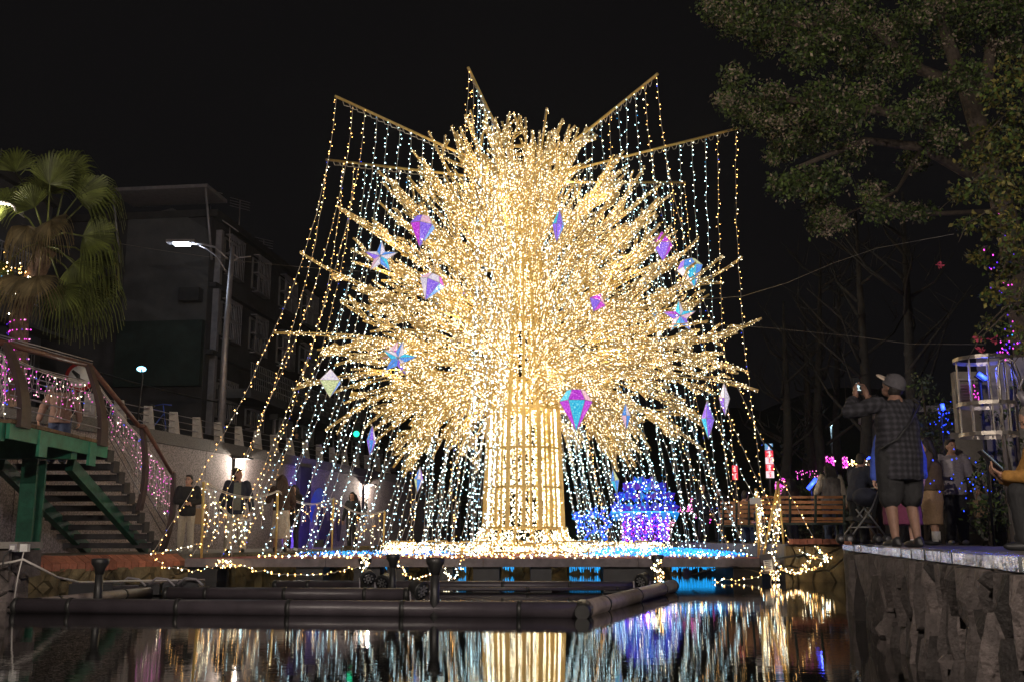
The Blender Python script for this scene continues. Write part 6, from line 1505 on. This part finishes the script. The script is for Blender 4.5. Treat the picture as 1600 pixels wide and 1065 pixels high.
# bare dark trees in the park
def bare(px, D, hpx, label, spread=1.0, lit=None):
    b = at(px, 850, D); b.z = .7; top = at(px + random.uniform(-25, 25), hpx, D)
    t = thing('bare_tree', label, 'tree', b, 'bare trees in the dark park')
    mid = b.lerp(top, .4) + Vector((random.uniform(-.3, .3), 0, 0)); mb = MB(); mb.tube([b, b.lerp(mid, .5), mid, mid.lerp(top, .5), top], [.22, .18, .15, .1, .03], 8); mb.build('trunk', M['bark_dark'], t)
    mb = MB()
    for k in range(13):
        s = random.uniform(.3, .95); p = b.lerp(top, s); a = random.uniform(0, 2 * PI); L = (1 - s * .6) * random.uniform(1.6, 3.6) * spread
        e = p + Vector((math.cos(a) * L * .8, math.sin(a) * L * .5, L * .75)); m_ = p.lerp(e, .5) + Vector((random.uniform(-.2, .2), 0, -.15)); mb.tube([p, m_, e], [.06, .035, .012], 5)
        for q_ in range(4):
            u = p.lerp(e, random.uniform(.4, 1)); mb.tube([u, u + Vector((random.uniform(-.6, .6), random.uniform(-.3, .3), random.uniform(.1, .9)))], [.018, .006], 4)
    tag(mb.build('branches', M['bark_dark'], t), kind='stuff')
    if lit:
        x0, y0, x1, y1 = lit; A_ = at((x0 + x1) / 2, y0, D); B_ = at((x0 + x1) / 2, y1, D); r = (x1 - x0) / 2 * D / F; n = 150
        a = RNG.random(n) * 2 * PI; z = RNG.uniform(B_.z, A_.z, n); mb = MB(); mb.tube([(A_.x, D, B_.z - .1), (A_.x, D, A_.z + .1)], r * .92, 10); mb.build('wrapped_limb', M['bark_dark'], t)
        bulbs('wrap_lamps', np.stack([A_.x + r * np.cos(a), D + r * np.sin(a), z], 1), .026, [M['magenta'], M['pink']], t, [.8, .2])
bare(1218, 33, 470, 'bare tree with a small magenta-lit band behind the light post', .8, (1212, 756, 1224, 776))
bare(1296, 34, 400, 'bare tree whose lower limb is wrapped in a broad magenta light band', 1.1, (1288, 713, 1302, 738))
bare(1318, 38, 420, 'bare tree with a narrow magenta light band beside the seated person', 1.0, (1313, 713, 1323, 730))
bare(1352, 28, 330, 'tall bare tree with a magenta light sleeve behind the raised arm of the big man', 1.2, (1346, 690, 1358, 714))
bare(1282, 36, 520, 'small bare tree wrapped in magenta just left of the broad lit band', .7, (1278, 722, 1288, 742))
bare(1420, 26, 300, 'tall bare tree above the hedge near the cage', 1.2)
bare(1250, 44, 480, 'thin bare tree far back in the dark park', 1.0)
C = [tuple(at(1240 + 50 * random.random(), 748 - 14 * random.random(), 33)) for _ in range(34)] + [tuple(at(1222 + random.gauss(0, 5), 755 + random.gauss(0, 5), 32)) for _ in range(22)]
tag(bulbs('bush_lights', C, .018, [M['pink'], M['magenta']], None, [.5, .5]), 'scattered pink lights along the dark bed behind the bench', 'string lights')
C = [tuple(at(1338 + random.gauss(0, 9), 723 + random.gauss(0, 3), 25)) for _ in range(40)]
tag(bulbs('bush_lights', C, .014, [M['amber'], M['cream']], None, [.7, .3]), 'short cluster of warm lights behind the big man', 'string lights')
for (px, py, D, lab) in ((1428, 598, 40, 'far white park lamp above the hedge'), (1299, 662, 44, 'far white park lamp low over the bare trees'), (1362, 699, 38, 'far white park lamp just beside the big man')):
    c = at(px, py, D); t = thing('park_lamp', lab, 'lamp post', (c.x, D, .7))
    mb = MB(); mb.tube([(c.x, D + .1, .7), (c.x, D + .1, c.z)], .05, 6); mb.build('pole', M['galv'], t); mb = MB(); mb.ell(c, (.10, .10, .06)); mb.build('lamp_globe', M['cool2'] if 'cool2' in M else M['cool'], t)
# eave of a small park building
c = at(1450, 634, 30); t = thing('park_hut', 'low flat-roofed park hut just visible above the hedge', 'hut', (c.x, 31, .7))
mb = MB(); mb.span((c.x - .75, 30.2, .7), (c.x + 1.2, 33, c.z - .2)); mb.build('wall', M['bld1'], t); mb = MB(); mb.span((c.x - 1.0, 29.8, c.z - .19), (c.x + 1.4, 33.2, c.z)); mb.build('roof', M['galv'], t)

# ------------------------------------------------------------------ fan palm on the left
pc_ = at(72, 390, 21.0); pbse = Vector((at(28, 600, 21).x, 21.0, ZW - .1))
palm = thing('fan_palm', 'fan palm with drooping fronds and a light-wrapped trunk beside the stairs', 'palm', pbse)
mid = at(30, 500, 21.0)
mb = MB(); mb.tube([pbse, mid, at(45, 450, 21), pc_], [.20, .19, .2, .22], 12); mb.build('trunk', M['palm_bark'], palm)
rp_ = random.Random(5)
def fan(center, hub, R, face, up, droop, m, seg=26, span=2.5):
    """petiole to hub, then pleated leaf segments fanning from the hub with drooping tips"""
    hub = Vector(hub); up = Vector(up).normalized(); face = Vector(face); face = (face - up * face.dot(up)).normalized(); sd = up.cross(face).normalized()
    pt = MB(); c = Vector(center); m_ = c.lerp(hub, .5) + Vector((0, 0, .12)); pt.tube([c, m_, hub], [.026, .02, .014], 5)
    fr = pt.build('petiole', m, palm)
    mb = MB()
    for i in range(seg):
        a = -span / 2 * 1.0 + span * i / (seg - 1); d = up * math.cos(a) + sd * math.sin(a); L = R * (1 - .22 * abs(a) / (span / 2)) * rp_.uniform(.92, 1.05)
        s2 = (up * -math.sin(a) + sd * math.cos(a)); w = L * span / seg * .5
        pts = []
        for k, (s, ww) in enumerate(((0, .10), (.32, .56), (.56, .40), (.8, .2), (1.0, .02))):
            p = hub + d * L * s; dz = -droop * max(0, s - .5) ** 2 * 4 * L; p = p + Vector((0, 0, dz)) - d * max(0, s - .6) * droop * L * .9 + face * (.05 * math.sin(s * 3))
            pts.append((p, ww * w))
        vs = []; 
        for p, ww in pts: vs += [p - s2 * ww + face * .012, p + face * -.012, p + s2 * ww + face * .012]
        fs = [(k * 3 + j, k * 3 + j + 1, k * 3 + j + 4, k * 3 + j + 3) for k in range(4) for j in range(2)]
        mb.add(vs, fs)
    mb.build('frond', m, fr)
for (hx, hy, R, ux, uz, dr, dry, dd) in ((25, 295, 75, -.3, 1, .25, 0, .4), (70, 330, 70, .1, 1, .3, 0, .6), (105, 300, 75, .5, .9, .35, 0, -.3), (78, 315, 90, .45, 1, .3, 0, -.7), (120, 335, 100, .9, .55, .45, 0, -.5), (135, 340, 90, 1, .3, .6, 0, .1), (130, 395, 95, 1, -.1, .75, 0, -.6), (115, 420, 85, .7, -.6, .7, 0, -.3), (150, 415, 70, 1, -.35, .8, 0, .5), (95, 455, 75, .35, -1, .4, 0, -.5), (125, 460, 80, .5, -1, .4, 0, .2), (150, 450, 80, .6, -.9, .5, 0, .6), (55, 350, 70, -.5, .8, .4, 0, -.5), (20, 350, 80, -1, .2, .6, 0, -.4), (60, 440, 70, .1, -1, .3, 1, -.6), (35, 440, 70, -.3, -1, .3, 1, -.3), (80, 370, 60, .4, -.8, .5, 1, -.9), (45, 380, 60, -.2, -.9, .5, 1, -.8), (10, 420, 70, -.6, -.8, .4, 0, .2)):
    hub = at(hx, hy - (26 if hy < 400 else 8), 21.0 + dd * 1.2); fan(pc_ + Vector((rp_.uniform(-.1, .1), rp_.uniform(-.1, .1), rp_.uniform(-.1, .25))), hub, R * 21 / F, (rp_.uniform(-.3, .3), -1, rp_.uniform(-.2, .5)), (ux, rp_.uniform(-.3, .2), uz), dr, M['frond_dry'] if dry else M['frond'], 24, 2.7)
n = 150; P = []
for i in range(n):
    s = i / n; a = s * 2 * PI * 9; base = pbse.lerp(mid, s); P.append((base.x + .21 * math.cos(a) + random.gauss(0, .02), 21 + .21 * math.sin(a), base.z))
bulbs('trunk_lamps', P, .014, [M['magenta'], M['violet'], M['pink']], palm, [.6, .2, .2])
P = [tuple(at(random.gauss(25, 12), random.gauss(430, 18), 20.75)) for _ in range(40)]; bulbs('crown_lamps', P, .015, [M['amber'], M['cream'], M['cyan']], palm, [.7, .2, .1])
# pink icicle lights along the stair railing
def icy(a, b, sag, n, l0, l1, label, w=(.62, .22, .06, .10)):
    t = thing('icicle_lights', label, 'icicle lights', a, 'icicle lights on the staircase railing'); icicles(Vector(a), Vector(b), sag, n, l0, l1, [M['pink'], M['magenta'], M['blue'], M['cream']], list(w), t, .0115, .14)
icy(at(-8, 546, 16.05), at(150, 598, 19.7), .12, 30, .25, .75, 'pink icicle lights along the landing rail')
icy(at(150, 597, 19.7), at(217, 682, 21.6), .05, 18, .3, .75, 'pink icicle lights on the upper half of the stair rail')
icy(at(217, 682, 21.6), at(268, 746, 23.3), .04, 22, .5, 1.0, 'densest magenta icicle lights at the lower end of the stair rail', (.55, .35, .04, .06))
icy(at(5, 556, 16.1), at(8, 610, 16.1), .0, 8, .3, .6, 'violet lights knotted on the first landing post', (.2, .5, .25, .05))
# overhead wires and trunk-line cables
cable('overhead_wire', arc(at(-20, 338, 33), at(640, 428, 30), .35, 14), 'thin overhead wire crossing in front of the street lamp towards the tree', .007, 'wire_dark2')
cable('overhead_wire', [at(1080, 469, 26), at(1160, 463, 25), at(1230, 442, 23), at(1300, 412, 21), at(1370, 388, 19.5), at(1490, 366, 18)], 'thin overhead wire rising from the light tree into the shade tree', .0045, 'wire_dark2')
cable('overhead_wire', [at(1090, 505, 27), at(1200, 512, 26), at(1350, 527, 24), at(1420, 537, 23), at(1540, 538, 20)], 'lower thin overhead wire running to the top of the caged ladder', .0035, 'wire_dark2')
cable('overhead_wire', arc(at(-10, 524, 30), at(420, 640, 40), .3, 12), 'sagging black cable behind the landing rail along the road', .03, 'wire_dark')
# bicycle behind the railing
c = at(243, 662, 27.5); c.z = ZW - .12; bk = thing('bicycle', 'dark bicycle parked behind the whitewashed posts near the floodlight', 'bicycle', c)
for s in (-.52, .52):
    mb = MB(); mb.tube([c + WD * s + WD * .33 * math.cos(a) + Vector((0, 0, .34 + .33 * math.sin(a))) for a in [2 * PI * i / 20 for i in range(21)]], .02, 6)
    w = mb.build('wheel', M['black'], bk); mb = MB()
    for i in range(8): a = PI * i / 8; mb.tube([c + WD * s + WD * .31 * math.cos(a) + Vector((0, 0, .34 + .31 * math.sin(a))), c + WD * s - WD * .31 * math.cos(a) + Vector((0, 0, .34 - .31 * math.sin(a)))], .004, 3)
    mb.build('spokes', M['galv'], w)
mb = MB(); q0 = lambda x, z: c + WD * x + Vector((0, 0, z))
for a, b in (((-.52, .34), (-.1, .32)), ((-.1, .32), (-.22, .82)), ((-.22, .78), (.33, .78)), ((-.1, .32), (.36, .72)), ((.52, .34), (.32, .95)), ((-.52, .34), (-.2, .74))): mb.tube([q0(*a), q0(*b)], .018, 6)
mb.tube([q0(.32, .95) + WN * .25, q0(.3, .98), q0(.32, .95) - WN * .25], .014, 6); mb.build('frame', M['c_blue'], bk); mb = MB(); mb.ell(q0(-.23, .86), (.08, .12, .04)); mb.build('saddle', M['black'], bk)
print('branches', BC, 'objects', len(bpy.data.objects))

# ------------------------------------------------------------------ thin damp night air round everything
mb = MB(); mb.span((-72, -22, -2.3), (72, 125, 23)); hz = mb.build('haze', []); hz['kind'] = 'stuff'
m = bpy.data.materials.new('night_air'); m.use_nodes = True; nt = m.node_tree; nt.nodes.remove(nt.nodes['Principled BSDF'])
pv = nt.nodes.new('ShaderNodeVolumePrincipled'); pv.inputs['Density'].default_value = .0005; pv.inputs['Color'].default_value = (.9, .9, .9, 1); pv.inputs['Anisotropy'].default_value = .4
nt.links.new(pv.outputs['Volume'], nt.nodes['Material Output'].inputs['Volume']); hz.data.materials.append(m)
